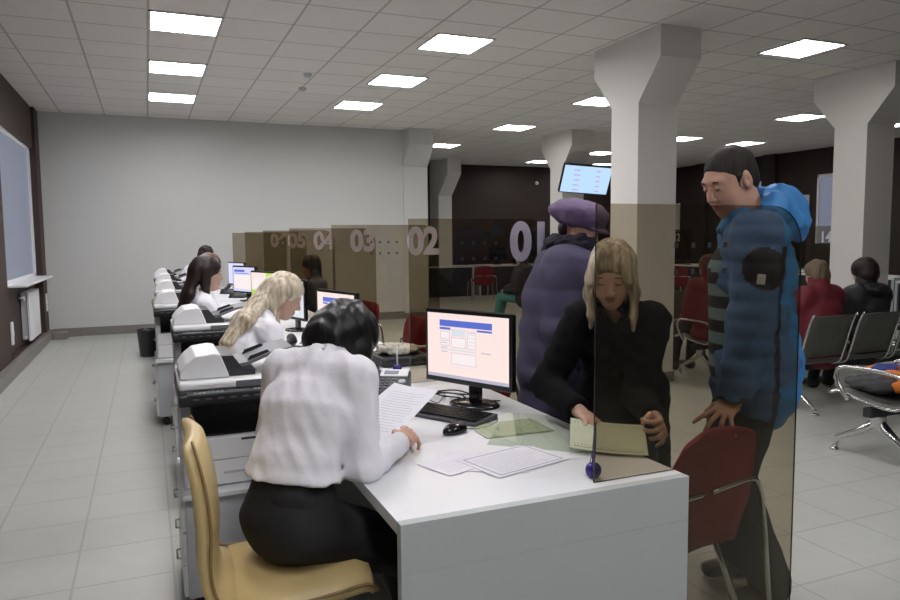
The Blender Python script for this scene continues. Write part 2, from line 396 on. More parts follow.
def head_fld(f, c, R, s=1.0, male=False, age=0):
    def P(x, y, z): return npv(c)+R@(npv([x, y, z])*s)
    E = lambda p, r, k=.02, op=1, M=None: f.ell(P(*p), npv(r)*s, R if M is None else R@M, k, op)
    E((0, -.014, .034), (.074, .093, .087)); E((0, .022, -.022), (.060, .064, .088), .03)
    E((0, .052, -.088), (.027 if not male else .033, .030, .024), .035); E((.028, .045, -.030), (.030, .034, .036), .03); E((-.028, .045, -.030), (.030, .034, .036), .03)
    if male: E((.045, .02, -.07), (.018, .035, .025), .03); E((-.045, .02, -.07), (.018, .035, .025), .03)
    f.cap(P(-.036, .070, .030), P(.036, .070, .030), .013*s, .013*s, .018)
    for sx in (-1, 1): E((sx*.031, .099, .010), (.017, .014, .012), .012, -1); E((sx*.031, .0745, .009), (.014, .013, .0115), .005)
    f.cap(P(0, .080, .018), P(0, .103, -.024), .0075*s, .0105*s, .008)
    for sx in (-1, 1): E((sx*.011, .094, -.030), (.0075, .009, .0065), .005)
    E((0, .0865, -.0535), (.021, .010, .0055), .004); E((0, .0855, -.0635), (.017, .010, .0065), .004); E((0, .097, -.0585), (.022, .006, .0016), .003, -1)
    for sx in (-1, 1):
        E((sx*.0745, -.010, -.002), (.009, .019, .031), .006, 1, frame(0, 0, 0)); E((sx*.084, -.006, .002), (.006, .010, .017), .004, -1)
    return P
def hand_fld(f, wr, Rh, side, curl, s=1.0, spread=1.0, thumb=.5, k=.006, straight=False):
    """Rh columns: x (towards thumb for side=1), y fingers, z back of hand. curl: list of 4"""
    wr = npv(wr)
    def P(x, y, z): return wr+Rh@(npv([x*side, y, z])*s)
    f.ecap(P(0, -.01, 0), P(0, .03, 0), Rh[:, 0], (.026*s, .019*s), (.034*s, .016*s), .015)
    f.ecap(P(.002, .03, 0), P(.002, .075, 0), Rh[:, 0], (.036*s, .015*s), (.039*s, .013*s), .012)
    D = {}
    for i, (bx, by, L, r) in enumerate([(.029, .086, .072, .0088), (.010, .090, .080, .0090), (-.010, .087, .074, .0086), (-.028, .080, .058, .0078)]):
        p = npv([bx, by, 0]); ang = 0; pts = [P(*p)]; spx = (bx*.9)*spread
        for j, fr in enumerate((.46, .30, .24)):
            ang += curl[i]*(.9, 1.0, .7)[j]
            p = p+npv([spx*fr*1.2, math.cos(ang)*L*fr, -math.sin(ang)*L*fr]); pts.append(P(*p))
        f.cap(P(bx*.8, .06, 0), pts[0], r*1.05*s, r*1.05*s, .008)
        f.cap(pts[0], pts[1], r*s, r*.95*s, k*.6); f.cap(pts[1], pts[2], r*.95*s, r*.85*s, k*.5); f.cap(pts[2], pts[3], r*.85*s, r*.72*s, k*.5)
    a = P(.026, .022, -.004); b = P(.048, .050, -.012-.01*thumb); c_ = P(.052+.006*(1-thumb), .076, -.016-.028*thumb); d = P(.048, .096, -.018-.045*thumb)
    f.cap(a, b, .0135*s, .0115*s, .012); f.cap(b, c_, .0110*s, .0098*s, .005); f.cap(c_, d, .0098*s, .0078*s, .004)
def person(name, label, hip, az, height=1.65, lean=(5, 10, 15), taz=None, haz=0, hp=0, hroll=0, hands=None, feet=None, seated=False,
           top=None, bottom=None, hair=None, extras=None, h=.011, hf=.0045, male=False, skin='skin', shoe='shoe', group=None, hoff=(0, 0, 0), side_lean=0, bulk=1.0, cat='person', nolegs=False, base=None, sleeve=1.0, wr_amp=.0035, cuff=.03, shw=1.0, wf=None):
    """build one figure: body mesh at top level, hair and clothing as its children"""
    s = height/1.68; hip = npv(hip); up = npv([0, 0, 1.]); f = npv([math.sin(az), math.cos(az), 0]); taz = az if taz is None else taz
    tf = npv([math.sin(taz), math.cos(taz), 0]); tr = npv([math.cos(taz), -math.sin(taz), 0]); r = npv([math.cos(az), -math.sin(az), 0])
    def dirn(deg): a = math.radians(deg); v = up*math.cos(a)+tf*math.sin(a)+tr*math.sin(math.radians(side_lean)); return v/np.linalg.norm(v)
    u1, u2, u3 = [dirn(a) for a in lean]
    waist = hip+u1*.16*s; chest = waist+u2*.17*s; nb = chest+u2*.17*s; hc = nb+u3*.165*s+npv(hoff)
    SW = (.178 if male else .160)*s*shw; sh = {1: nb-u2*.045*s+tr*SW, -1: nb-u2*.045*s-tr*SW}
    RH = frame(haz, hp, hroll); L1, L2 = .285*s, .255*s
    origin = npv([hip[0], hip[1], 0]) if base is None else npv(base)
    hands = hands or {}; J = {}; W = {}
    for sd in (1, -1):
        hd = hands.get(sd, {}); wr = hd.get('p')
        if wr is None: wr = sh[sd]-up*.5*s+tf*.05+tr*sd*.05
        wr = npv(wr); pole = npv(hd.get('pole', tr*sd*.4-up*.8-tf*.5)); d = wr-sh[sd]; Ld = np.linalg.norm(d)
        J[sd] = ik(sh[sd], wr, L1, L2, pole); W[sd] = J[sd]+(wr-J[sd])/np.linalg.norm(wr-J[sd])*min(np.linalg.norm(wr-J[sd]), L2*1.15); W[sd] = wr
    legs = {}
    for sd in (1, -1):
        hj = hip+r*sd*.085*s-up*.02
        ft = npv(feet[sd]) if feet else hip*npv([1, 1, 0])+r*sd*.1+up*.08
        kn = ik(hj, ft+up*.0, .42*s, .41*s, f+up*.15); legs[sd] = (hj, kn, ft)
    # ---- body
    b = Fld(); fine = []
    P = head_fld(b, hc, RH, s*.985 if not male else s*1.02, male)
    e = .135*s; fine.append((hc-e, hc+e, hf))
    neck0 = P(0, -.022, -.06); nr = .047*s if not male else .060*s
    b.chain([neck0, nb-u2*.01], [nr, nr*1.08], .025)
    b.ecap(hip, chest, tr, (.12*s, .08*s), (.12*s, .08*s)); b.ecap(chest, nb-u2*.06*s, tr, (.12*s, .08*s), (.10*s, .06*s)); b.cap(sh[1]-tr*.03, sh[-1]+tr*.03, .04*s, .04*s)
    for sd in (1, -1):
        hd = hands.get(sd, {})
        b.chain([sh[sd], J[sd], W[sd]], [.036*s, .032*s, .023*s], .015)
        if hd.get('show', True):
            Rh = hd.get('R')
            if Rh is None:
                y = (W[sd]-J[sd])/np.linalg.norm(W[sd]-J[sd]); z_ = npv(hd.get('back', up)); z_ = z_-y*(z_@y); z_ /= np.linalg.norm(z_); Rh = np.stack([np.cross(y, z_), y, z_], 1)
            sgn = hd.get('thumb', -sd)
            hand_fld(b, W[sd], Rh, sgn, hd.get('curl', (.5, .5, .5, .5)), s*.97, hd.get('spread', 1), hd.get('th', .5))
            if hd.get('fine', True):
                m_ = W[sd]+Rh[:, 1]*.08*s; fine.append((m_-.105*s, m_+.105*s, hd.get('h', hf)))
        if not nolegs:
            hj, kn, ft = legs[sd]; b.chain([hj, kn, ft+up*.02], [.065*s, .045*s, .032*s], .02)
    if wf: b.noise = wf
    eyeL = [P(-.031, .085, .009), P(.031, .085, .009)]; mouth = P(0, .093, -.0585)
    def mf(C):
        q = (C-mouth)@RH/s; return ((np.abs(q[:, 0]) < .0215-np.abs(q[:, 2])*.5) & (np.abs(q[:, 2]) < .0105) & (np.abs(q[:, 1]) < .02)).astype(int)
    body = obj(name, b.mesh(name, h, fine, mf, origin), [skin, 'lips'], loc=origin); tag(body, label, cat, group)
    # lashes and brows
    if hf < .01:
        bm = B()
        for sx in (-1, 1): tube(bm, [P(sx*(.031+q)-0, .0885-abs(q)*.35, .0035+(q*q)*22)-origin for q in (-.0135, -.007, 0, .007, .0135)], [.0008, .0016, .0018, .0016, .0008], 6)
        obj('eyelashes', bm, 'lash', body)
        bm = B()
        for sx in (-1, 1): tube(bm, [P(sx*q, .0875-abs(q-.03)*.35, zq)-origin for q, zq in ((.013, .0275), (.022, .0315), (.034, .033), (.046, .029))], [.0022, .0033, .003, .0012] if male else [.0014, .0022, .002, .0008], 6)
        obj('eyebrows', bm, 'lash', body)
    ctx = dict(s=s, hip=hip, waist=waist, chest=chest, nb=nb, sh=sh, J=J, W=W, P=P, RH=RH, tr=tr, tf=tf, r=r, f=f, u1=u1, u2=u2, u3=u3, hc=hc, legs=legs, origin=origin, up=up, body=body, h=h, hf=hf, neck0=neck0)
    if top: top(ctx)
    if bottom: bottom(ctx)
    if hair: hair(ctx)
    if shoe and feet and not nolegs:
        for sd in (1, -1):
            hj, kn, ft = legs[sd]; g = Fld(); fd = npv(feet.get('dir', f)); a = npv([ft[0], ft[1], .045]); g.ecap(a-fd*.03*s, a+fd*.15*s, npv([fd[1], -fd[0], 0]), (.042*s, .040*s), (.042*s, .030*s), .02)
            g.cap(a, ft+up*.03, .045*s, .045*s, .03); lo = a-.4; hi = a+.4; hi[2] = .012; g.half((0, 0, .004), (0, 0, -1), a-.4, a+.4)
            me = g.mesh('shoe', .011, origin=origin); obj('shoe', me, shoe, body)
    if extras: extras(ctx)
    return body
# ---- garments
def top_garment(name, m, bust=0, thick=0, hem=.02, open_neck=.062, sleeve_to=.96, amp=.003, freq=45, seed=1, collar=None, hem_flare=1.0, extra=None, aniso=(1, 1, 1), arms=(1, -1), wdt=.168, quilt=None, matfn=None, sl_r=(.062, .050, .038), sharp=True, cut=None):
    def go(c):
        s = c['s']; g = Fld(); tr = c['tr']; tf = c['tf']; t = thick
        hp = c['hip']-c['u1']*hem; w0 = wdt*s
        g.ecap(hp, c['waist'], tr, ((w0*1.0*hem_flare+t), (.122*s*hem_flare+t)), (w0*.88+t, .108*s+t), .03)
        g.ecap(c['waist'], c['chest'], tr, (w0*.84+t, .10*s+t), (w0*.98+t, .112*s+t), .03)
        g.ecap(c['chest'], c['nb']-c['u2']*.07*s, tr, (w0*.98+t, .112*s+t), (w0*.84+t, .082*s+t), .04)
        g.cap(c['sh'][1]-tr*.02*s, c['sh'][-1]+tr*.02*s, (.062*s+t), (.062*s+t), .03)
        for sd in (1, -1): g.cap(c['sh'][sd]-tr*sd*.03*s+c['u2']*.01, c['nb']+tr*sd*.035*s+c['u2']*.015*s, .048*s+t*.6, .040*s+t*.4, .03)
        if bust:
            for sd in (1, -1): g.ell(c['chest']+tr*sd*.075*s+tf*.085*s+c['u2']*.01*s, npv([.07, .062, .07])*s*bust, k=.04)
        for sd in arms:
            a, j, w_ = c['sh'][sd], c['J'][sd], c['W'][sd]; e = j+(w_-j)*sleeve_to
            g.cap(a, j, sl_r[0]*s+t, sl_r[1]*s+t, .03); g.cap(j, e, sl_r[1]*s+t, sl_r[2]*s+t*.8, .02)
            d = (w_-j)/np.linalg.norm(w_-j); g.half(e+d*(.004), d, e-.12+d*.06, e+.12+d*.06)
        if cut is not None:
            pc = c['hip']+c['u1']*cut*s; g.half(pc, -c['u1']*.9-up3*.1, pc-.32, pc+.32, .012)
        n0 = c['nb']+c['u3']*.012*s+tf*.012*s
        if collar == 'shirt':
            g.cap(c['nb']-c['u2']*.02*s, c['nb']+c['u3']*.055*s-tf*.008, .076*s, .070*s, .015)
            for sd in (1, -1): g.ell(c['nb']+tr*sd*.05*s+tf*.045*s+c['u3']*.01*s, npv([.022, .045, .022])*s, k=.008)
        if collar == 'high': g.cap(c['nb']-c['u2']*.02*s, c['neck0']-c['u3']*.005, .085*s+t*.3, .080*s+t*.2, .03)
        if extra: extra(c, g)
        up_ = c['neck0']+c['u3']*.02
        g.cap(n0, up_, open_neck*s, open_neck*s*1.02, .004, -1)
        if collar == 'shirt': g.cap(c['nb']+tf*.05*s-c['u2']*.03*s, c['nb']+tf*.10*s+c['u2']*.06*s, .028*s, .05*s, .01, -1)
        wf = wrinkle(amp, freq, aniso, 6, seed, sharp)
        if quilt:
            fr, qa = quilt; w1 = wrinkle(amp, freq, aniso, 5, seed); wf = lambda X, Y, Z: w1(X, Y, Z)-qa*(np.abs(np.sin(fr*(Z+.01*np.sin(14*X+9*Y))))-.6)
        g.noise = wf
        me = g.mesh(name, min(c['h'], .009) if c['hf'] < .006 else c['h'], origin=c['origin'], matfn=(lambda C: matfn(c, C)) if matfn else None)
        c[name] = obj(name, me, m, c['body'])
    return go
def trousers(name, m, seated=False, thick=0, amp=.003, seed=3, r=(.095, .066, .052), flare=1.0):
    def go(c):
        s = c['s']; g = Fld(); g.ecap(c['hip']+c['u1']*.05*s, c['hip']-c['up']*.03*s, c['r'], (.155*s, .105*s), (.165*s, .115*s), .04)
        for sd in (1, -1):
            hj, kn, ft = c['legs'][sd]; g.cap(hj, kn, r[0]*s, r[1]*s, .03); g.cap(kn, ft, r[1]*s, r[2]*s*flare, .02)
        g.noise = wrinkle(amp, 35, (1, 1, .6), 6, seed, True); obj(name, g.mesh(name, max(.010, c['h']), origin=c['origin']), m, c['body'])
    return go
def skirt(name, m, length=.1, amp=.003):
    def go(c):
        s = c['s']; g = Fld(); g.ecap(c['hip']+c['u1']*.13*s, c['hip']-c['up']*.01*s, c['tr'], (.138*s, .096*s), (.172*s, .128*s), .04)
        pc = c['hip']+c['u1']*.155*s; g.half(pc, c['u1'], pc-.3, pc+.3, .006)
        k1, k2 = c['legs'][1][1], c['legs'][-1][1]; km = (k1+k2)/2; hp = c['hip']-c['up']*.02
        g.ecap(hp, km, c['r'], (.18*s, .115*s), (.135*s, .085*s), .05)
        d = km-hp; d /= np.linalg.norm(d); g.noise = wrinkle(amp, 22, (1, 1, 1), 5, 5, True)
        obj(name, g.mesh(name, .010, origin=c['origin']), m, c['body'])
    return go
def hair_obj(c, g, m, name='hair', amp=.0022, h=None):
    g.noise = wrinkle(amp, 120, (1, 1, .12), 6, 11, False); obj(name, g.mesh(name, h or (.006 if c['hf'] < .006 else .011), origin=c['origin']), m, c['body'])
def hair_base(c, g, pad=0, front=.060, low=-.02, face_r=.070):
    s = c['s']; P = c['P']; R = c['RH']
    g.ell(P(0, -.018, .040), npv([.083+pad, .100+pad, .090+pad])*s, R, .02)
def face_cut(c, g, y=.125, z=-.045, r=(.060, .075, .098), k=.01):
    g.ell(c['P'](0, y, z), npv(r)*c['s'], c['RH'], k, -1)

# ================================================================== room
H = 3.36; XL = -1.45; XR = 13.9; YB = 17.5; YN = -4.0; YW = 12.3
bm = B(); box(bm, -2.2, XR+.3, YN-.3, YB+.3, -.1, 0); structure('floor', bm, 'floor')
bm = B(); box(bm, -2.2, XR+.3, YN-.3, YB+.3, H, H+.1); structure('ceiling', bm, 'ceil')
bm = B(); box(bm, -2.2, 4.73, YW, YW+.35, 0, H); structure('wall_far_left', bm, 'wall')
bm = B(); box(bm, 4.4, XR+.3, YB, YB+.2, 0, H); structure('wall_far', bm, 'brown')
bm = B(); box(bm, 4.4, 4.6, YW+.35, YB, 0, H); structure('wall_side', bm, 'wall')
bm = B(); box(bm, -2.2, XR+.3, YN-.2, YN, 0, H); structure('wall_near', bm, 'wall')
bm = B(); box(bm, XR, XR+.2, YN, 10.85, 0, H); box(bm, XR, XR+.2, 11.80, YB, 0, H); box(bm, XR, XR+.2, 10.85, 11.80, 0, 1.25); box(bm, XR, XR+.2, 10.85, 11.80, 2.78, H)
for y in (6.2, 9.0, 12.9, 15.2): box(bm, XR-.12, XR, y, y+.4, 0, H)
structure('wall_right', bm, 'brown')
# left wall with window niche
bm = B(); box(bm, -2.0, XL, YN, 9.28, .12, H); box(bm, -2.0, XL+.04, 11.9, YW, .12, H); box(bm, -2.0, XL, 9.28, 11.9, 2.78, H)
box(bm, -2.0, -1.52, 9.28, 11.9, .12, .95); structure('wall_left', bm, 'brown2')
bm = B(); box(bm, -2.0, XL+.01, YN, YW, .0, .12); structure('trim_1', bm, 'brown2')
bm = B(); box(bm, XL+.01, XL+.10, YN, YW, 0, .125, bev=.004); structure('baseboard_left', bm, 'skirt')
bm = B(); box(bm, XL+.1, 4.26, YW-.02, YW, 0, .13, bev=.004); structure('baseboard_far', bm, 'skirt')
bm = B(); box(bm, -1.2, -.95, YW-.05, YW-.02, 0, .13); box(bm, XL+.1, -1.15, YW-.35, YW-.02, 0, .1, bev=.01); structure('trim_2', bm, 'skirt')
MT['winglow'] = emat('dusk_window_light', (.66, .74, 1.0), WIN_E)
bm = B(); box(bm, -1.54, -1.52, 9.28, 11.9, .95, 2.78); o = structure('window_1', bm, 'winglow')
bm = B()
for y0, y1 in ((9.28, 9.34), (11.84, 11.9)): box(bm, -1.52, -1.49, y0, y1, .95, 2.78)
box(bm, -1.52, -1.49, 9.28, 11.9, .95, 1.0); box(bm, -1.52, -1.49, 9.28, 11.9, 2.72, 2.78)
obj('window_frame', bm, 'white', o)
bm = B(); box(bm, -1.52, -1.29, 9.5, 11.99, .925, .955, bev=.008); obj('window_sill', bm, 'white', o)
bm = B(); box(bm, XR+.02, XR+.06, 10.85, 11.80, 1.25, 2.78); o = structure('window_2', bm, 'winglow')
bm = B()
for y0, y1 in ((10.85, 10.9), (11.75, 11.8)): box(bm, XR-.02, XR+.05, y0, y1, 1.25, 2.78)
box(bm, XR-.02, XR+.05, 10.85, 11.80, 2.72, 2.78); obj('window_frame', bm, 'white', o)
bm = B(); box(bm, XR-.02, XR, 13.2, 13.5, 2.25, 2.75); structure('window_3', bm, 'winglow')
# radiator
r = empty('radiator', (-1.47, 10.95, 0)); tag(r, 'white panel radiator on the brown wall under the left window sill', 'radiator')
bm = B(); box(bm, .03, .06, -.45, .45, .18, .80, bev=.006); obj('front_panel', bm, 'white', r)
bm = B(); box(bm, -.04, .03, -.43, .43, .2, .79); obj('fins', bm, 'offwhite', r)
bm = B()
box(bm, -.03, .028, -.42, .42, .791, .806, bev=.003)
obj('top_grille', bm, 'offwhite', r)
obj('supply_pipe', tube(B(), [(0, -.43, .74), (0, -.52, .74), (-.04, -.56, .74)], .012), 'white', r); obj('return_pipe', tube(B(), [(0, -.5, .23), (0, -.43, .23)], .012), 'white', r)
bm = B(); lathe(bm, [(.02, 0), (.022, .03), (.02, .07)], M=Matrix.Translation((0, -.5, .70)), n=10); obj('valve', bm, 'white', r)
for k, (y, z) in enumerate(((9.33, .42), (12.1, .55))):
    bm = B(); box(bm, XL+.04 if k else XL, XL+.055 if k else XL+.02, y-.05, y+.05, z-.13, z+.13, bev=.006); box(bm, XL+.05 if k else XL+.015, XL+.06 if k else XL+.026, y-.03, y+.03, z-.03, z+.03)
    tag(obj('wall_socket', bm, 'white'), ['white socket box low on the brown wall nearer than the radiator', 'white socket box on the brown pilaster in the far left corner'][k], 'wall socket')
# lamps
def lamp(x, y, label, group=None):
    t = empty('ceiling_lamp', (x, y, H)); tag(t, label, 'ceiling lamp', group)
    bm = B(); s = .6
    for a in ((0, .02, 0, s), (s-.02, s, 0, s), (0, s, 0, .02), (0, s, s-.02, s)): box(bm, a[0], a[1], a[2], a[3], -.012, 0)
    obj('frame', bm, 'lampframe', t)
    bm = B(); box(bm, .02, .58, .02, .58, -.004, -.001); obj('diffuser', bm, 'lamp_hall' if x > 4 else 'lamp', t)
    bm = B()
    for k in range(1, 4): box(bm, .14*k+.02-.004, .14*k+.02+.004, .02, .58, -.011, -.004)
    for k in range(1, 8): box(bm, .02, .58, .07*k+.018, .07*k+.021, -.009, -.004)
    obj('louvre', bm, 'louvre', t)
    return t
cols = [(.09, [.12, 3.02, 6.62, 8.42, 10.22], ['out of view', 'x', 'ceiling lamp nearest the camera in the left column over the printers', 'middle ceiling lamp of the left column over the printers', 'ceiling lamp nearest the white wall in the left column']),
        (2.58, [-.0, 3.0, 6.38, 8.17, 9.92], ['x', 'ceiling lamp clipped by the top edge of the photo above the desks', 'nearest whole ceiling lamp in the second column above the counter desks', 'middle ceiling lamp in the second column above the counter desks', 'ceiling lamp in the second column closest to the white wall'])]
for x, ys, lb in cols:
    for i, y in enumerate(ys):
        lamp(x, y, lb[i] if lb[i] not in ('x', 'out of view') else 'ceiling lamp behind the camera, outside the photo', None if lb[i] not in ('x', 'out of view') else 'lamps behind the camera')
for x, y, lb in [(5.98, 5.28, 'bright ceiling lamp between the two large white columns, at right'), (5.70, 8.45, 'ceiling lamp half hidden behind the head of the nearest column'),
                 (5.70, 11.04, 'ceiling lamp over the middle of the hall left of the wall screen'), (5.46, 13.72, 'small ceiling lamp beside the end of the white wall'),
                 (9.64, 8.50, 'ceiling lamp left of the head of the right hand column'), (9.54, 11.23, 'ceiling lamp just right of the nearest column shaft'),
                 (9.01, 15.9, 'tiny far ceiling lamp at the edge of the brown far wall'), (11.32, 11.38, 'ceiling lamp above the head of the standing man'),
                 (9.41, 13.82, 'far ceiling lamp left of the nearest column, above the screen'), (10.97, 16.06, 'tiny ceiling lamp left of the nearest column, behind the screen top'),
                 (11.82, 8.63, 'ceiling lamp right of the right hand column at the photo edge')]:
    lamp(x, y, lb)
for x, y in [(.09, 4.82), (-.0, -1.8)]: lamp(x, y, 'unseen ceiling lamp added to brighten the left side', 'added unseen lamps at left')  # unseen lamps added so the left side gets more light
# columns with flared heads
def column(name, x0, y0, w, d, fl, zf0, zf1, m='col'):
    bm = B(); a, b = y0, y0+d
    prism(bm, [(a, 0), (b, 0), (b, zf0), (b+fl, zf1), (b+fl, H), (a-fl, H), (a-fl, zf1), (a, zf0)], w, (x0, 0, 0), (0, 1, 0), (0, 0, 1), (1, 0, 0))
    structure(name, bm, m)
    bm = B(); box(bm, x0-.012, x0+w+.012, a-.012, b+.012, 0, .1); return bm
k = 0
for i, (x, y) in enumerate([(4.35, 5.71), (7.68, 5.88), (7.08, 11.5), (4.27, 12.285)]):
    bm = column('trim_%d' % (10+i), x, y, .46, .43, .31, 2.72, 3.08, 'wall' if i == 3 else 'col'); structure('baseboard_%d' % (10+i), bm, 'skirt')
bm = B(); prism(bm, [(16.9, 0), (YB, 0), (YB, H), (16.3, H), (16.3, 3.0), (16.9, 2.5)], .36, (6.80, 0, 0), (0, 1, 0), (0, 0, 1), (1, 0, 0)); structure('trim_20', bm, 'col')
# smoke detectors
for x, y, lb in [(1.9, 9.3, 'small round smoke detector on the ceiling left of the second lamp column'), (1.8, 8.5, 'second small smoke detector on the ceiling, nearer than its neighbour'), (9.4, 7.3, 'small smoke detector on the ceiling left of the right column head')]:
    bm = B(); lathe(bm, [(.05, H), (.05, H-.015), (.035, H-.035), (.02, H-.045)], n=14); o = obj('smoke_detector', bm, 'offwhite'); o.location = (x, y, 0); tag(o, lb, 'smoke detector')
bm = B(); lathe(bm, [(.05, 0), (.05, .03), (.03, .05)], n=12, M=Matrix.Translation((9.95, YB-.0, 2.92)) @ Matrix.Rotation(PI/2, 4, 'X')); tag(obj('security_camera', bm, 'white'), 'small white dome camera high on the brown far wall', 'camera')

# ================================================================== counter desks with glass screens
DP = 1.565; X0, X1 = .55, 1.45; DY0 = 1.64
ORD = ['nearest', 'second', 'third', 'fourth', 'fifth', 'farthest']
def desk(i):
    y0 = DY0+DP*i; t = empty('counter_desk', (X0, y0, 0))
    who = ['with the large white end panel facing the camera', 'behind screen 01, under loose papers', 'at the blonde clerk\'s far side behind screen 02', 'at the long-haired clerk behind screen 03', 'behind screen 04, far down the row', 'at the white wall end of the row'][i]
    tag(t, 'white counter desk %s' % who, 'desk', 'clerk counter desks')
    W = X1-X0; D = DP-.004
    bm = B(); box(bm, 0, W, .03 if i == 0 else 0, D, .715, .75, bev=.001); obj('desk_top', bm, 'desk', t)
    bm = B(); box(bm, 0.0, W, 0, .03, .6185, .75 if i == 0 else .714, bev=.001); box(bm, 0, W, 0, .03, 0, .618, bev=.0004); obj('end_panel', bm, 'deskside', t)
    bm = B(); box(bm, .0, W, D-.03, D, 0, .714); obj('end_panel', bm, 'deskside', t)
    bm = B(); box(bm, W-.10, W-.07, .03, D-.03, .08, .714); obj('modesty_panel', bm, 'dgrey', t)
    return t
for i in range(6): desk(i)
def pane(i):
    y = 1.7+DP*i-(.11 if i == 6 else 0); t = empty('glass_screen', (1.158, y, 0)); num = '0%d' % i
    lb = ['brown tinted glass screen standing on the nearest desk, nearest the camera and without a number', 'brown tinted glass screen numbered 01', 'brown tinted glass screen numbered 02', 'brown tinted glass screen numbered 03',
          'brown tinted glass screen numbered 04', 'brown tinted glass screen numbered 05', 'brown tinted glass screen numbered 06, next to the white wall'][i]
    tag(t, lb, 'glass screen', 'tinted glass screens')
    W = .785; Zt = 1.55; Zb = .752; rr = .13
    pts = [(0, Zb), (X1-1.158+.004, Zb), (X1-1.158+.004, .18), (W, .18), (W, Zt-rr)]+[(W-rr+rr*math.cos(a), Zt-rr+rr*math.sin(a)) for a in [PI/2*k/8 for k in range(9)]][1:]+[(0, Zt)]
    bm = B(); prism(bm, pts, .006, (0, 0, 0), (1, 0, 0), (0, 0, 1), (0, 1, 0), 0, 1); obj('glass_pane', bm, ['pane', 'paneedge'], t)
    if i: text_obj('numeral', num, .262, .0008, 'digit', t, (.665, -.0025, 1.425), (PI/2, 0, 0), .011, 'CENTER', .90)
    for zz in (1.43, 1.352):
        for k in range(4): obj('dot_sticker', box(B(), .272+k*.062, .272+k*.062+.014, -.0015, -.0003, zz-.008, zz+.008), 'dark', t)
for i in range(7): pane(i)
# ---- printers on drawer pedestals
def pedestal(loc, label, w=.40, d=.5, h=.51, caster=True):
    t = empty('drawer_pedestal', loc); tag(t, label, 'drawer pedestal', 'pedestals under the printers')
    bm = B(); box(bm, 0, w, 0, d, .07, h-.02, bev=.003); obj('carcass', bm, 'offwhite', t)
    bm = B(); box(bm, -.012, w+.012, -.03, d+.01, h-.02, h, bev=.004); obj('top_board', bm, 'desk', t)
    for k in range(3):
        dr = obj('drawer', box(B(), -.016, 0, .015, d-.015, .075+k*.13, .197+k*.13, bev=.003), 'white', t)
        obj('handle', tube(B(), [(-.016, d*.5-.05, .155+k*.13), (-.032, d*.5-.045, .155+k*.13), (-.032, d*.5+.045, .155+k*.13), (-.016, d*.5+.05, .155+k*.13)], .004, 6), 'chrome', dr)
    for x, y in ((.05, .05), (w-.05, .05), (.05, d-.05), (w-.05, d-.05)):
        bm = B(); lathe(bm, [(.001, -.012), (.026, -.012), (.030, -.006), (.030, .006), (.026, .012), (.001, .012)], 14, Matrix.Translation((x, y, .030)) @ Matrix.Rotation(PI/2, 4, 'X')); box(bm, x-.008, x+.008, y-.016, y+.016, .045, .07); obj('caster', bm, 'dark', t)
    return t
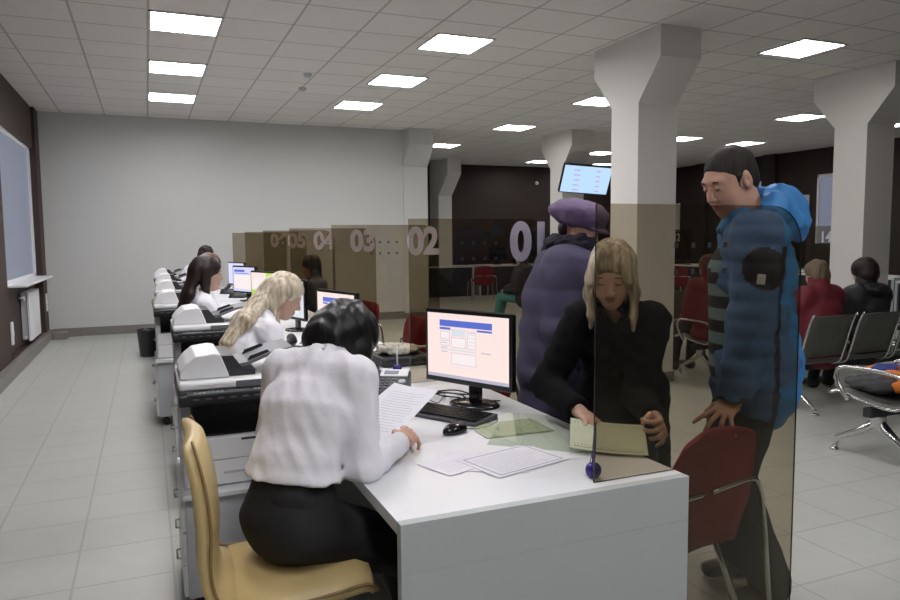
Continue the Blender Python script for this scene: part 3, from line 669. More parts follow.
def printer(loc, label):
    t = empty('multifunction_printer', loc); tag(t, label, 'printer', 'office printers beside the desks')
    w, d = .435, .46
    # body, open cavity in the middle
    bm = B(); box(bm, 0, w, .02, d, 0, .20, bev=.006); prism(bm, [(.02, .20), (.06, .20), (.17, .335), (.10, .335)], .035, (0, 0, 0), (0, 1, 0), (0, 0, 1), (1, 0, 0))
    box(bm, 0, .035, .12, d, .195, .335); box(bm, w-.03, w, .10, d, .195, .335); box(bm, 0, w, d-.12, d, .195, .335); obj('body', bm, 'offwhite', t)
    bm = B(); box(bm, .035, w-.03, .03, d-.12, .201, .21); box(bm, .035, w-.03, d-.14, d-.121, .201, .335); box(bm, .036, .045, .12, d-.12, .205, .335); obj('output_tray', bm, 'black', t)
    bm = B(); box(bm, .012, w-.012, .014, .03, .108, .194, bev=.003); f = obj('front_door', bm, 'white', t); obj('grip', box(B(), w*.5+.0, w*.5+.07, .011, .016, .178, .186), 'dgrey', f)
    bm = B(); box(bm, .012, w-.012, .014, .03, .008, .104, bev=.003); f = obj('paper_drawer', bm, 'white', t); obj('grip', box(B(), w*.5-.07, w*.5+.07, .010, .016, .05, .060, bev=.002), 'offwhite', f)
    # scanner unit
    bm = B(); box(bm, -.01, w+.01, -.025, d, .335, .395, bev=.006); box(bm, -.01, w+.01, -.055, 0, .350, .385, bev=.008); obj('scanner_unit', bm, 'dark', t)
    cp = obj('control_panel', box(B(), .02, w-.02, -.062, -.02, .379, .389, bev=.003), 'dgrey', t)
    obj('display', box(B(), .17, .25, -.052, -.03, .3885, .391), 'mgrey', cp)
    for k in range(14):
        obj('key', box(B(), .045+(k % 7)*.016+(.22 if k > 6 else 0), .056+(k % 7)*.016+(.22 if k > 6 else 0), -.048, -.038, .3885, .392), 'offwhite', cp)
    for k in range(8):
        obj('key', box(B(), .04+k*.045, .062+k*.045, -.0635, -.0615, .366, .372), 'mgrey', cp)
    bm = B(); box(bm, -.008, w+.008, -.03, d-.005, .396, .428, bev=.012, seg=3); obj('scanner_lid', bm, 'white', t)
    obj('lid_band', box(B(), .20, w+.009, -.0325, -.029, .399, .424, bev=.001), 'mgrey', t)
    # feeder hump
    bm = B(); pr = [(.0, .428), (.0, .455), (.025, .49), (.06, .518), (.125, .526), (.152, .52), (.185, .428)]
    prism(bm, pr, .33, (0, .03, 0), (1, 0, 0), (0, 0, 1), (0, 1, 0)); bmesh.ops.bevel(bm, geom=list(bm.edges), offset=.006, segments=2, profile=.5, affect='EDGES')
    obj('feeder_cover', bm, 'white', t)
    bm = B(); prism(bm, [(.15, .43), (.15, .512), (.20, .51), (.235, .46), (.285, .45), (.285, .43)], .29, (0, .05, 0), (1, 0, 0), (0, 0, 1), (0, 1, 0)); obj('feeder_inlet', bm, 'dark', t)
    bm = B(); prism(bm, [(.19, .468), (.26, .478), (.36, .515), (.44, .528), (.44, .520), (.36, .502), (.26, .464), (.19, .453)], .25, (0, .07, 0), (1, 0, 0), (0, 0, 1), (0, 1, 0))
    obj('feeder_tray', bm, 'mgrey', t)
    for yy in (.09, .27): 
        bm = B(); prism(bm, [(.26, .478), (.27, .498), (.34, .52), (.35, .510)], .008, (0, yy, 0), (1, 0, 0), (0, 0, 1), (0, 1, 0)); obj('paper_guide', bm, 'dark', t)
    return t
plab = ['largest white and black multifunction printer, just left of the nearest clerk\'s shoulder', 'multifunction printer in front of the blonde clerk, second in the row', 'multifunction printer in front of the long-haired clerk, third in the row',
        'fourth multifunction printer back along the row, partly hidden', 'fifth multifunction printer back along the row, almost hidden', 'farthest little multifunction printer at the white wall end']
dlab = ['pale grey drawer pedestal behind the cream chair back, under the largest printer', 'pale drawer pedestal under the second printer', 'pale grey drawer pedestal furthest out to the left, under the third printer', 'drawer pedestal under the fourth printer', 'drawer pedestal under the fifth printer', 'drawer pedestal under the farthest printer']
px_ = [(.095, 2.86), (.125, 4.43), (.035, 5.98), (.06, 7.6), (.08, 9.15), (.08, 10.7)]
pd0 = pr0 = None
for i, (x, y) in enumerate(px_):
    zz = .515 if i < 1 else .50
    if i == 0: pd0 = pedestal((x+.0, y, 0), dlab[0], h=.49); pr0 = printer((x, y+.02, .491), plab[0])
    else:
        a = copy_tree(pd0); a.location = (x, y, 0); a.scale = (1, 1, .53/.491); a['label'] = dlab[i]
        a = copy_tree(pr0); a.location = (x, y+.02, .491 if i > 5 else .53); a['label'] = plab[i]
# ---- chairs
def office_chair(loc, rz, label):
    t = empty('office_chair', loc, rz); tag(t, label, 'office chair', 'cream clerk chairs')
    # local: faces +X ; seat centre at origin
    seat = [(-.215, .455), (-.17, .445), (-.08, .452), (.05, .462), (.16, .470), (.225, .462), (.262, .440)]
    back = [(-.262, .475), (-.275, .53), (-.268, .62), (-.262, .72), (-.275, .82), (-.305, .92), (-.33, .985)]
    full = [(.205, .475), (.19, .497), (.16, .510), (.06, .500), (-.08, .488), (-.17, .490), (-.210, .51), (-.230, .555), (-.236, .62), (-.232, .70), (-.236, .78), (-.246, .85), (-.260, .91), (-.268, .935)]
    s_ = full[:6]; b_ = full[5:]
    bm = B(); sweep(bm, s_, [.21, .225, .235, .24, .235, .225], [.03, .05, .065, .075, .075, .06], crown=.012); obj('seat', bm, 'leather', t)
    bm = B(); n = len(b_); sweep(bm, b_, [.225, .215, .205, .205, .215, .215, .205, .185, .15][:n], [.06, .055, .055, .06, .065, .065, .06, .055, .03][:n], crown=.02); obj('backrest', bm, 'leather', t)
    for sg in (-1, 1):
        ws = [.21, .225, .235, .24, .235, .225, .215, .205, .205, .215, .215, .205, .185, .15]
        pts = [(x, sg*(w_+.001), z) for (x, z), w_ in zip(full, ws)]; obj('piping', tube(B(), bez(pts, 4), .0045, 6), 'seam', t)
    bm = B(); tube(bm, [(0, 0, .45), (0, 0, .26)], .028, 12); tube(bm, [(0, 0, .26), (0, 0, .10)], .045, 12); obj('gas_column', bm, 'dark', t)
    bm = B(); box(bm, -.1, .1, -.08, .08, .430, .455, bev=.006); tube(bm, [(0, -.06, .44), (.02, -.2, .435), (.03, -.25, .433)], .006, 6); obj('tilt_mechanism', bm, 'dark', t)
    for k in range(5):
        a = 2*PI*k/5+.3; c, s = math.cos(a), math.sin(a)
        lg = obj('base_arm', tube(B(), [(.03*c, .03*s, .115), (.15*c, .15*s, .105), (.29*c, .29*s, .075)], [.026, .020, .014], 8), 'chrome', t)
        bm = B()
        for q in (-.012, .012): lathe(bm, [(.001, -.008), (.026, -.008), (.028, 0), (.026, .008), (.001, .008)], 14, Matrix.Translation((.29*c-q*s, .29*s+q*c, .029)) @ Matrix.Rotation(a, 4, 'Z') @ Matrix.Rotation(PI/2, 4, 'X'))
        box(bm, .29*c-.01, .29*c+.01, .29*s-.01, .29*s+.01, .03, .075); obj('caster', bm, 'dark', lg)
    return t
CH = [(.36, 2.09, math.radians(-2)), (.60, 3.72, -.1), (.50, 5.25, -.1), (.33, 6.85, .15), (.36, 8.4, 0), (.42, 9.95, .1)]
clab = ['cream leather office chair with brown piping under the nearest clerk', 'cream office chair of the blonde clerk, only its back edge showing', 'cream office chair of the long-haired clerk', 'cream office chair behind the third printer row, back sticking up left', 'cream office chair far down the row, its back showing above the fourth printer', 'cream office chair at the white wall end']
c0 = office_chair((CH[0][0], CH[0][1], 0), CH[0][2], clab[0])
for i in range(1, 6):
    c = copy_tree(c0); c.location = (CH[i][0], CH[i][1], 0); c.rotation_euler = (0, 0, CH[i][2]); c['label'] = clab[i]
# ---- monitors
MT['scr'] = emat('bright_pinkish_screen', (1, .80, .76), SCREEN_E)
MT['scr_b'] = emat('screen_blue_banner', (.10, .16, .62), SCREEN_E)
MT['scr_g'] = emat('screen_pale_panel', (.72, .76, .82), SCREEN_E)
MT['scr_w'] = emat('screen_white_field', (.95, .86, .86), SCREEN_E)
MT['scr_l'] = emat('screen_grey_line', (.50, .48, .60), SCREEN_E)
MT['scr_y'] = emat('screen_lime_wallpaper', (.48, .80, .05), SCREEN_E)
MT['scr_lb'] = emat('screen_light_blue', (.34, .62, 1.0), SCREEN_E)
MT['scr_lv'] = emat('screen_lavender', (.70, .70, .95), SCREEN_E)
def rect(bm, x0, x1, z0, z1, y, mi=0):
    v = [bm.verts.new(p) for p in ((x0, y, z0), (x1, y, z0), (x1, y, z1), (x0, y, z1))]; f = bm.faces.new(v); f.material_index = mi
def monitor(loc, rz, label, style=0, tilt=0):
    t = empty('computer_monitor', loc, rz); tag(t, label, 'computer monitor')
    w, h = .47, .315; zb = .09
    bm = B(); box(bm, -w/2, w/2, 0, .030, zb, zb+h, bev=.008); box(bm, -w/2+.07, w/2-.07, .028, .06, zb+.05, zb+h-.05, bev=.01); obj('housing', bm, 'black', t)
    bm = B(); x0, x1, z0, z1 = -w/2+.017, w/2-.017, zb+.024, zb+h-.017
    mats = ['scr', 'scr_b', 'scr_g', 'scr_w', 'scr_l', 'scr_y', 'scr_lv']
    base = {0: 0, 1: 0, 2: 6, 3: 0, 4: 6, 5: 2}[style]
    box(bm, x0, x1, -.0012, .001, z0, z1, mi=base)
    def R(a, b, c, d, mi, k=1): rect(bm, x0+(x1-x0)*a, x0+(x1-x0)*b, z1-(z1-z0)*d, z1-(z1-z0)*c, -.0013-.0002*k, mi)
    if style in (0, 1):
        R(.16, .81, .10, .20, 1); R(.16, .30, .215, .25, 1, 2); R(.63, .81, .215, .245, 1, 2); R(.31, .49, .23, .34, 2, 2)
        R(.17, .62, .25, .255, 4, 2)
        for a, b, c, d in ((.31, .495, .36, .52), (.51, .62, .27, .52), (.31, .62, .60, .78), (.17, .29, .28, .40), (.17, .29, .42, .50)):
            R(a, b, c, d, 4, 2); R(a+.005, b-.005, c+.007, d-.007, 3, 3)
        R(.16, .63, .545, .57, 2, 2)
        for k in range(4): R(.52, .61, .29+k*.055, .305+k*.055, 2, 4)
        for k in range(3): R(.18, .26, .45+k*.07, .462+k*.07, 4, 4)
        R(.68, .80, .55, .565, 4, 2); R(.2, .5, .82, .828, 2, 2); R(.0, 1, .95, 1.0, 4, 2)
    if style == 2: R(.06, .55, .10, .2, 1); R(.06, .75, .24, .27, 1); R(.05, .9, .32, .9, 3)
    if style == 3: R(.62, 1.0, 0, .45, 5); R(0, .35, .6, 1, 5); R(.1, .6, .2, .6, 3)
    if style == 5: R(.08, .8, .12, .9, 3); R(.15, .6, .2, .5, 0, 2)
    obj('screen', bm, mats, t)
    bm = B(); box(bm, -.03, .03, .045, .07, .015, zb+.12, bev=.006); obj('stand', bm, 'black', t)
    bm = B(); M4 = Matrix.Translation((0, .05, 0)) @ Matrix.Diagonal((1, .78, 1, 1)); lathe(bm, [(.115, 0), (.117, .006), (.11, .012), (.05, .018), (.03, .022)], 28, M4); obj('stand_base', bm, 'black', t)
    return t
# local -Y is the screen side
monitor((1.205, 2.70, .751), math.radians(-64), 'large black monitor showing a form with blue banner, on the nearest desk', 0)
monitor((1.00, 4.12, .751), math.radians(-75), 'black monitor directly above the nearest clerk\'s dark hair', 1)
monitor((1.00, 5.55, .751), math.radians(-75), 'grey-white lit monitor right behind the blonde clerk\'s head', 5)
monitor((1.0, 6.95, .751), math.radians(-68), 'black monitor with a lime green and pink screen', 3)
monitor((1.0, 8.45, .751), math.radians(-65), 'black monitor with blue writing on a lavender screen', 2)
monitor((1.08, 9.95, .751), math.radians(-70), 'farthest small black monitor of the desk row', 4)
# ---- desk things
def keyboard(loc, rz, label):
    t = empty('keyboard', loc, rz); tag(t, label, 'keyboard'); w, d = .44, .155
    bm = B(); prism(bm, [(-d/2, 0), (d/2, 0), (d/2, .022), (-d/2, .012)], w, (-w/2, 0, 0), (0, 1, 0), (0, 0, 1), (1, 0, 0)); obj('case', bm, 'dgrey', t)
    for r_ in range(5):
        for k in range(18):
            if r_ == 4 and 4 < k < 9: continue
            x = -w/2+.012+k*.0232; y = d/2-.028-r_*.0245; z = .0155+(y+d/2)/d*.006
            box_ = box(B(), x, x+.0195, y-.009, y+.0115, z, z+.0065, bev=.0015, seg=1); obj('key', box_, 'black', t)
    obj('key', box(B(), -w/2+.012+5*.0232, -w/2+.008+9*.0232, d/2-.028-4*.0245-.009, d/2-.028-4*.0245+.0115, .016, .0235, bev=.0015), 'black', t)
    return t
keyboard((1.055, 2.62, .751), math.radians(-60), 'black computer keyboard in front of the large monitor')
def mouse(loc, rz, label):
    t = empty('computer_mouse', loc, rz); tag(t, label, 'computer mouse')
    g = Fld(); g.ell((0, 0, .008), (.031, .055, .030), k=.01); g.half((0, 0, .001), (0, 0, -1), (-.1, -.1, -.1), (.1, .1, .05), .003)
    obj('shell', g.mesh('shell', .0035), 'black', t)
    bm = B(); lathe(bm, [(.001, -.004), (.009, -.004), (.010, 0), (.009, .004), (.001, .004)], 12, Matrix.Translation((0, .03, .030)) @ Matrix.Rotation(PI/2, 4, 'Y')); obj('scroll_wheel', bm, 'mgrey', t)
    return t
mouse((1.005, 2.36, .751), math.radians(-70), 'black computer mouse beside the keyboard')
def cable(label, pts, r=.003, m='dark', n=8): return tag(obj('cable', tube(B(), bez(pts, n), r, 6), m), label, 'cable')
cable('thin black mouse cable curving over the white desk', [(1.045, 2.385, .757), (1.11, 2.37, .753), (1.2, 2.42, .753), (1.24, 2.50, .753), (1.20, 2.56, .753), (1.14, 2.60, .756), (1.12, 2.72, .755)], .002)
random.seed(5)
for k, (a, b, lb) in enumerate([((.90, 2.86, .753), (1.20, 2.93, .753), 'black cable lying left towards the phone'), ((1.0, 2.95, .753), (1.3, 2.92, .753), 'black cable in the tangle behind the monitor stand, uppermost'), ((1.05, 2.9, .753), (1.27, 2.84, .753), 'black cable looping in front of the tangle behind the monitor'),
                             ((1.08, 3.0, .753), (1.33, 2.80, .753), 'black cable crossing the tangle behind the monitor to the right')]):
    a = Vector(a); b = Vector(b); m1 = a.lerp(b, .33)+Vector((random.uniform(-.04, .04), random.uniform(-.05, .05), .012+.006*k)); m2 = a.lerp(b, .66)+Vector((random.uniform(-.04, .04), random.uniform(-.05, .05), .018+.004*k))
    cable(lb, [a, m1, m2, b, b+Vector((.05, -.06, 0))], .0035)
cable('thin pale grey cable in the tangle behind the monitor', [(1.02, 2.80, .753), (1.08, 2.88, .765), (1.12, 2.82, .753), (1.18, 2.90, .762), (1.22, 2.98, .753)], .0025, 'mgrey')
def phone(loc, rz, label, s=1, hand_side=-1):
    t = empty('desk_phone', loc, rz); t.scale = (s, s, s); tag(t, label, 'desk phone')
    bm = B(); prism(bm, [(-.105, 0), (.105, 0), (.105, .075), (.095, .082), (-.10, .022)], .20, (-.10, 0, 0), (0, 1, 0), (0, 0, 1), (1, 0, 0)); bmesh.ops.bevel(bm, geom=list(bm.edges), offset=.005, segments=2, affect='EDGES'); obj('base', bm, 'dgrey', t)
    sl = math.atan2(.06, .195); R = Matrix.Rotation(sl, 4, 'X'); M0 = Matrix.Translation((0, -.10, .0225)) @ R
    fp = obj('faceplate', box(B(), -.03, .095, .135, .198, .0, .006, bev=.003, M=M0), 'white', t)
    obj('display', box(B(), -.012, .052, .150, .180, .005, .008, M=M0), 'ink', fp)
    for r_ in range(4):
        for k in range(3): obj('key', box(B(), -.022+k*.026, -.004+k*.026, .025+r_*.024, .038+r_*.024, .001, .007, bev=.002, M=M0), 'mgrey', t)
    bm = B(); lathe(bm, [(.017, 0), (.017, .006), (.012, .008)], 14, M0 @ Matrix.Translation((.078, .085, .001))); obj('dial_key', bm, 'offwhite', t)
    for k in range(3): obj('key', box(B(), .064, .090, .020+k*.014, .029+k*.014, .001, .006, M=M0), 'mgrey', t)
    g = Fld(); hs = -.068; z0 = .05
    g.cap((hs, -.075, .045), (hs, .085, .093), .016, .016, .02); g.cap((hs, -.085, .030), (hs, -.075, .050), .026, .022, .02); g.cap((hs, .095, .082), (hs, .08, .100), .026, .022, .02)
    obj('handset', g.mesh('handset', .006), 'dark', t)
    return t
phone((.985, 3.13, .751), math.radians(-28), 'dark grey desk phone with a white display panel, beside the nearest clerk\'s face', 1.05)
phone((.80, 4.22, .751), math.radians(-30), 'black desk phone with a big handset in front of the blonde clerk', 1.15)
phone((1.02, 9.05, .751), math.radians(-35), 'black desk phone in front of the lavender screen, nearer of the two far phones', 1.0)
phone((.98, 9.75, .751), math.radians(-35), 'black desk phone left of the farthest monitors, farthest of the phones', 1.0)
# papers
def sheet(name, label, cat, cx, cy, rz, w, h, z, m='paper', prints=None, curl=0, n=6, M=None):
    """thin sheet, printing as inset strips"""
    bm = B(); V = {}
    def zf(u, v): return curl*((u*2-1)**2*.5+.5*math.sin(v*3))
    for sgn, dz in ((0, 0), (1, .0006)):
        for i in range(n+1):
            for j in range(n+1): V[sgn, i, j] = bm.verts.new((w*(i/n-.5), h*(j/n-.5), dz+zf(i/n, j/n)))
    for i in range(n):
        for j in range(n):
            bm.faces.new([V[1, i, j], V[1, i+1, j], V[1, i+1, j+1], V[1, i, j+1]]); bm.faces.new([V[0, i, j+1], V[0, i+1, j+1], V[0, i+1, j], V[0, i, j]])
    for i in range(n):
        for q in ((0, 0, 1), (n, 1, 0)):
            bm.faces.new([V[0, i, q[0]], V[0, i+1, q[0]], V[1, i+1, q[0]], V[1, i, q[0]]]); bm.faces.new([V[0, q[0], i], V[1, q[0], i], V[1, q[0], i+1], V[0, q[0], i+1]])
    for (x0, x1, y0, y1, mi) in prints or []:
        seg = max(1, int((x1-x0)*8))
        for k in range(seg):
            a = x0+(x1-x0)*k/seg; b = x0+(x1-x0)*(k+1)/seg
            f = bm.faces.new([bm.verts.new((w*(x-.5), h*(y-.5), .0012+zf(x, y))) for x, y in ((a, y0), (b, y0), (b, y1), (a, y1))]); f.material_index = mi
    o = obj(name, bm, [m, 'ink', 'greenink', 'blueink'], loc=(cx, cy, z), rot=(0, 0, rz)); o.data.polygons.foreach_set('use_smooth', [False]*len(o.data.polygons))
    if M is not None: o.matrix_world = M
    return tag(o, label, cat)
random.seed(2)
def lines(x0, x1, y0, y1, n, mi=1, t=.006): 
    return [(x0, x0+(x1-x0)*random.uniform(.7, 1), y0+(y1-y0)*k/n, y0+(y1-y0)*k/n+t, mi) for k in range(n)]
bord = [(.06, .94, .06, .075, 3), (.06, .94, .925, .94, 3), (.06, .07, .06, .94, 3), (.93, .94, .06, .94, 3)]
sheet('paper_sheet', 'white printed sheet lying under the bordered form on the nearest desk', 'paper', .95, 2.02, math.radians(-28), .30, .21, .7515, prints=lines(.1, .9, .15, .9, 9))
sheet('bordered_form', 'white form with a dark blue border lying on the nearest desk', 'paper', 1.045, 1.985, math.radians(14), .297, .21, .7535, prints=bord+lines(.12, .88, .15, .88, 10))
sheet('bordered_form', 'plain white leaf poking out left of the blue-bordered form', 'paper', .875, 2.03, math.radians(20), .21, .15, .7530, prints=lines(.1, .9, .2, .8, 5))
sheet('green_certificate', 'pale green certificate lying flat between the mouse and the standing woman', 'document', 1.215, 2.33, math.radians(-2), .27, .19, .7530, 'greenpaper', prints=[(.05, .95, .05, .07, 2), (.05, .95, .93, .95, 2), (.05, .06, .05, .95, 2), (.94, .95, .05, .95, 2)]+lines(.12, .88, .2, .85, 8, 2, .02))
MT['palegreen'] = mat('pale_certificate_paper', (.56, .60, .45), .7, var=.1, scale=60)
# certificate in a clear sleeve held up by the blonde woman
def hold(c, rz, tx, ty=0): return Matrix.Translation(c) @ Matrix.Rotation(rz, 4, 'Z') @ Matrix.Rotation(ty, 4, 'Y') @ Matrix.Rotation(tx, 4, 'X')
Mh = hold((1.40, 1.98, .785), math.radians(-32), math.radians(14), math.radians(4))
sheet('lined_certificate', 'yellow-green lined certificate held up in both hands by the blonde woman', 'document', 0, 0, 0, .25, .20, 0, 'palegreen', prints=[(.06+.045*k, .075+.045*k, .12, .88, 2) for k in range(20)]+[(.05, .95, .06, .08, 2)], curl=.012, M=Mh)
bm = B(); box(bm, -.17, .17, -.12, .12, -.006, -.005); o = obj('plastic_sleeve', bm, 'clear'); o.matrix_world = hold((1.25, 2.15, .785), math.radians(-42), math.radians(14)); tag(o, 'clear plastic document sleeve behind the lined certificate', 'plastic sleeve')
# sheets in the clerk's hands
Mp = hold((.785, 2.40, .845), math.radians(-56), math.radians(24), 0)
for k in range(3):
    Mk = Mp @ Matrix.Translation((-.012*k, .004*k, -.004*k)) @ Matrix.Rotation(math.radians(-3*k), 4, 'Z')
    sheet('printed_page', ['white printed page on top of those the nearest clerk is holding', 'white page in the middle of those in the nearest clerk\'s hands', 'white page at the back of those in the nearest clerk\'s hands'][k], 'paper', 0, 0, 0, .21, .297, 0, prints=lines(.12, .9, .12, .9, 16, 1, .004) if k == 0 else None, curl=.006, M=Mk)
# pen on stand
t = empty('counter_pen', (1.185, 1.745, .751)); tag(t, 'blue-violet pen standing in a ball-shaped holder at the foot of the nearest screen', 'pen stand')
g = Fld(); g.ell((0, 0, .022), (.024, .024, .024)); g.half((0, 0, .001), (0, 0, -1), (-.1, -.1, -.1), (.1, .1, .05), .002); obj('holder', g.mesh('holder', .004), 'purpleblue', t)
obj('pen', tube(B(), [(0, 0, .04), (.001, 0, .06), (.004, .0, .12), (.006, 0, .165)], [.004, .0055, .0048, .003], 8), 'purpleblue', t)
obj('cord', tube(B(), bez([(.0, .02, .03), (.012, .018, .09), (.014, .01, .15), (.008, 0, .165)]), .0012, 5), 'purpleblue', t)
t = empty('counter_pen', (1.185, 3.55, .751)); tag(t, 'blue pen holder standing behind the phone next to the black bag', 'pen stand')
bm = B(); lathe(bm, [(.02, 0), (.024, .01), (.022, .04), (.012, .045)], 12); obj('holder', bm, 'purpleblue', t); obj('pen', tube(B(), [(0, 0, .04), (0, 0, .14)], .005, 6), 'offwhite', t)
# loose papers on desk two, bag with scarf
for k, (x, y, rz, m) in enumerate([(.93, 3.55, .2, 'paper'), (1.08, 3.72, -.3, 'paper'), (.98, 3.88, .1, 'paper'), (1.2, 3.9, .5, 'paper')]):
    sheet('paper_sheet', ['white sheet behind the phone on the second desk, nearest of the loose sheets', 'white sheet on the second desk beside the blue pen holder', 'white sheet on the second desk under the monitor over the dark hair', 'white sheet on the second desk nearest to screen 01'][k], 'paper', x, y, rz, .21, .297, .7515+.001*k, m, prints=lines(.15, .85, .2, .9, 8))
bm = B(); box(bm, 1.15, 1.44, 3.70, 3.98, .751, .81, bev=.02, seg=3); tag(obj('black_folder_bag', bm, 'dark'), 'flat black bag lying on the second desk behind screen 01', 'bag')
g = Fld(); g.ell((1.28, 3.82, .835), (.13, .11, .030), k=.03); g.ell((1.22, 3.80, .855), (.07, .06, .022), k=.02); g.chain([(1.34, 3.80, .85), (1.42, 3.75, .845), (1.455, 3.70, .80), (1.46, 3.66, .76)], [.014, .012, .010, .009], .01)
g.noise = wrinkle(.006, 60, (1, 1, 1), 6, 9, True); MT['scarf'] = mat('cream_patterned_scarf', (.42, .40, .33), .9, var=.75, scale=75)
tag(obj('scarf', g.mesh('scarf', .006), 'scarf'), 'cream and dark patterned scarf heaped on the black bag', 'scarf')
# clerk two desk pens
for k, (a, b, m, lb) in enumerate([((.80, 3.92, .758), (.93, 4.0, .758), 'purpleblue', 'blue pen lying before the blonde clerk'), ((.70, 3.72, .758), (.80, 3.66, .758), 'dark', 'black stapler-like clip lying by the blonde clerk\'s sleeve')]):
    tag(obj('pen' if k == 0 else 'marker', tube(B(), [a, b], .006 if k == 0 else .012, 8), m), lb, 'pen')
for k, y in enumerate((3.95, 5.6, 7.0, 8.6)):
    sheet('paper_sheet', 'white sheet on the desk in front of %s' % ['the blonde clerk', 'the long-haired clerk', 'the red-haired clerk', 'the far end clerk'][k], 'paper', .80, y, .3*k, .21, .297, .7515)
# wastebasket
t = empty('waste_bin', (-.04, 9.75, 0)); t.scale = (.8, .8, .95); tag(t, 'black waste bin on the floor by the far end of the printers', 'waste bin')
bm = B(); lathe(bm, [(.11, 0), (.12, .01), (.155, .34), (.162, .345), (.160, .355), (.150, .35), (.12, .03), (.001, .02)], 20); obj('bucket', bm, 'dark', t)
bm = B(); tube(bm, [(.158*math.cos(a), .158*math.sin(a), .35) for a in [2*PI*k/20 for k in range(20)]], .009, 6, closed=True); obj('rim', bm, 'black', t)
# ---- maroon visitor chair in front of the standing man
def visitor_chair(loc, rz, label):
    t = empty('visitor_chair', loc, rz); tag(t, label, 'visitor chair')
    # faces +X locally
    bm = B(); sweep(bm, [(-.235, .34), (-.242, .42), (-.262, .50), (-.27, .60), (-.285, .70), (-.300, .765), (-.308, .79)], [.19, .215, .23, .235, .23, .20, .14], [.03, .03, .035, .035, .035, .03, .02], crown=.035, nw=10); bk = obj('backrest', bm, 'maroon', t)
    bm = B(); sweep(bm, [(.25, .43), (.20, .455), (0, .455), (-.18, .445), (-.25, .43)], [.20, .225, .23, .225, .21], [.03, .05, .055, .05, .03], crown=.01); obj('seat', bm, 'maroon', t)
    for sg in (-1, 1):
        fr = bez([(.27, sg*.25, .012), (.262, sg*.25, .15), (.245, sg*.245, .34), (.235, sg*.235, .41)], 5)
        obj('leg', tube(B(), fr, .0115, 10), 'chrome', t)
        obj('leg', tube(B(), [(-.10, sg*.235, .405), (-.27, sg*.25, .012)], .0115, 10), 'chrome', t)
        obj('rear_frame', tube(B(), bez([(-.29, sg*.02, .555), (-.30, sg*.16, .565), (-.30, sg*.25, .56), (-.305, sg*.285, .53), (-.32, sg*.30, .40), (-.345, sg*.32, .012)], 5), .010, 10), 'chrome', t)
        obj('side_rail', tube(B(), [(.235, sg*.235, .41), (-.22, sg*.235, .40)], .0105, 8), 'chrome', t)
    return t
visitor_chair((1.72, 2.20, 0), math.radians(102), 'dark red upholstered visitor chair with chrome frame, the standing man\'s hand on its back')
vlab = ['dark red visitor chair behind screen 01, at the second desk', 'dark red visitor chair behind screen 02, at the third desk', 'dark red visitor chair behind screen 03']
for i in range(3):
    visitor_chair((1.78+.03*i, 4.2+DP*i, 0), math.radians(180+8*i), vlab[i])
# ---- wall screen
t = empty('display_screen', (7.36, 11.15, 2.47)); t.rotation_euler = (math.radians(28), math.radians(4), math.radians(-14)); tag(t, 'pale blue lit queue display hanging above the purple beret', 'display screen')
bm = B(); box(bm, -.46, .46, 0, .07, -.275, .275, bev=.01); obj('housing', bm, 'black', t)
bm = B(); box(bm, -.44, .44, -.002, .001, -.255, .255, mi=0)
for r_ in range(5):
    for (a, b) in ((-.26, -.14), (.16, .24)): rect(bm, a+.01*r_, b+.01*r_, .165-r_*.095, .185-r_*.095, -.0035, 1)
MT['scr_q'] = emat('queue_display_text', (.55, .35, .75), SCREEN_E); MT['scr_qb'] = emat('queue_display_blue', (.50, .72, 1.0), SCREEN_E*1.05)
obj('screen', bm, ['scr_qb', 'scr_q'], t)
bm = B(); tube(bm, [(0, .07, 0), (0, .25, .06), (0, .42, .1)], .03, 8); obj('wall_bracket', bm, 'dark', t)
# ---- beam seating
def bench(loc, n, label, rz=0):
    t = empty('beam_bench', loc, rz); tag(t, label, 'waiting bench')
    p = .56
    bm = B(); box(bm, .03, n*p-.03, -.03, .03, .30, .36, bev=.006); obj('beam', bm, 'dark', t)
    for k in range(n):
        x0 = k*p+.04; x1 = (k+1)*p-.04; xm = (x0+x1)/2
        prof = [(.27, .415), (.255, .435), (.20, .435), (.05, .405), (-.12, .385), (-.20, .40), (-.235, .44)]
        bm = B(); sweep(bm, prof, [(x1-x0)/2]*7, .012, nw=4)
        R = Matrix.Translation((xm, 0, 0)) @ Matrix.Rotation(PI/2, 4, 'Z'); bm.transform(R); st = obj('seat', bm, 'perf', t)
        pb = [(-.235, .46), (-.26, .56), (-.30, .69), (-.335, .785), (-.36, .805)]
        bm = B(); sweep(bm, pb, [(x1-x0)/2]*5, .012, nw=4); bm.transform(R); obj('backrest', bm, 'perf', t)
        for xx in (x0, x1):
            pts = bez([(xx, .28, .41), (xx, .2, .43), (xx, .05, .40), (xx, -.12, .378), (xx, -.21, .40), (xx, -.25, .5), (xx, -.305, .69), (xx, -.345, .80), (xx, -.372, .815)], 4)
            obj('side_rim', tube(B(), pts, .010, 8), 'chrome', t)
    for k in range(n+1):
        x = k*p if 0 < k < n else (k*p+(.02 if k == 0 else -.02))
        pts = bez([(x, -.265, .56), (x, -.18, .60), (x, .02, .605), (x, .16, .60), (x, .215, .565), (x, .20, .48), (x, .13, .39)], 5)
        obj('armrest', tube(B(), pts, .013, 10), 'chrome', t)
    for x in (.14, n*p-.14):
        bm = B(); box(bm, x-.03, x+.03, -.04, .04, .22, .31, bev=.01); tube(bm, [(x, -.01, .26), (x, -.13, .16), (x, -.30, .045), (x, -.32, .012)], [.03, .024, .018, .016], 10)
        tube(bm, [(x, .01, .26), (x, .13, .17), (x, .29, .09), (x, .315, .012)], [.03, .024, .018, .016], 10)
        for yy in (-.32, .315): lathe(bm, [(.03, 0), (.03, .01), (.015, .02)], 12, Matrix.Translation((x, yy, 0)))
        obj('leg', bm, 'chrome', t)
    return t
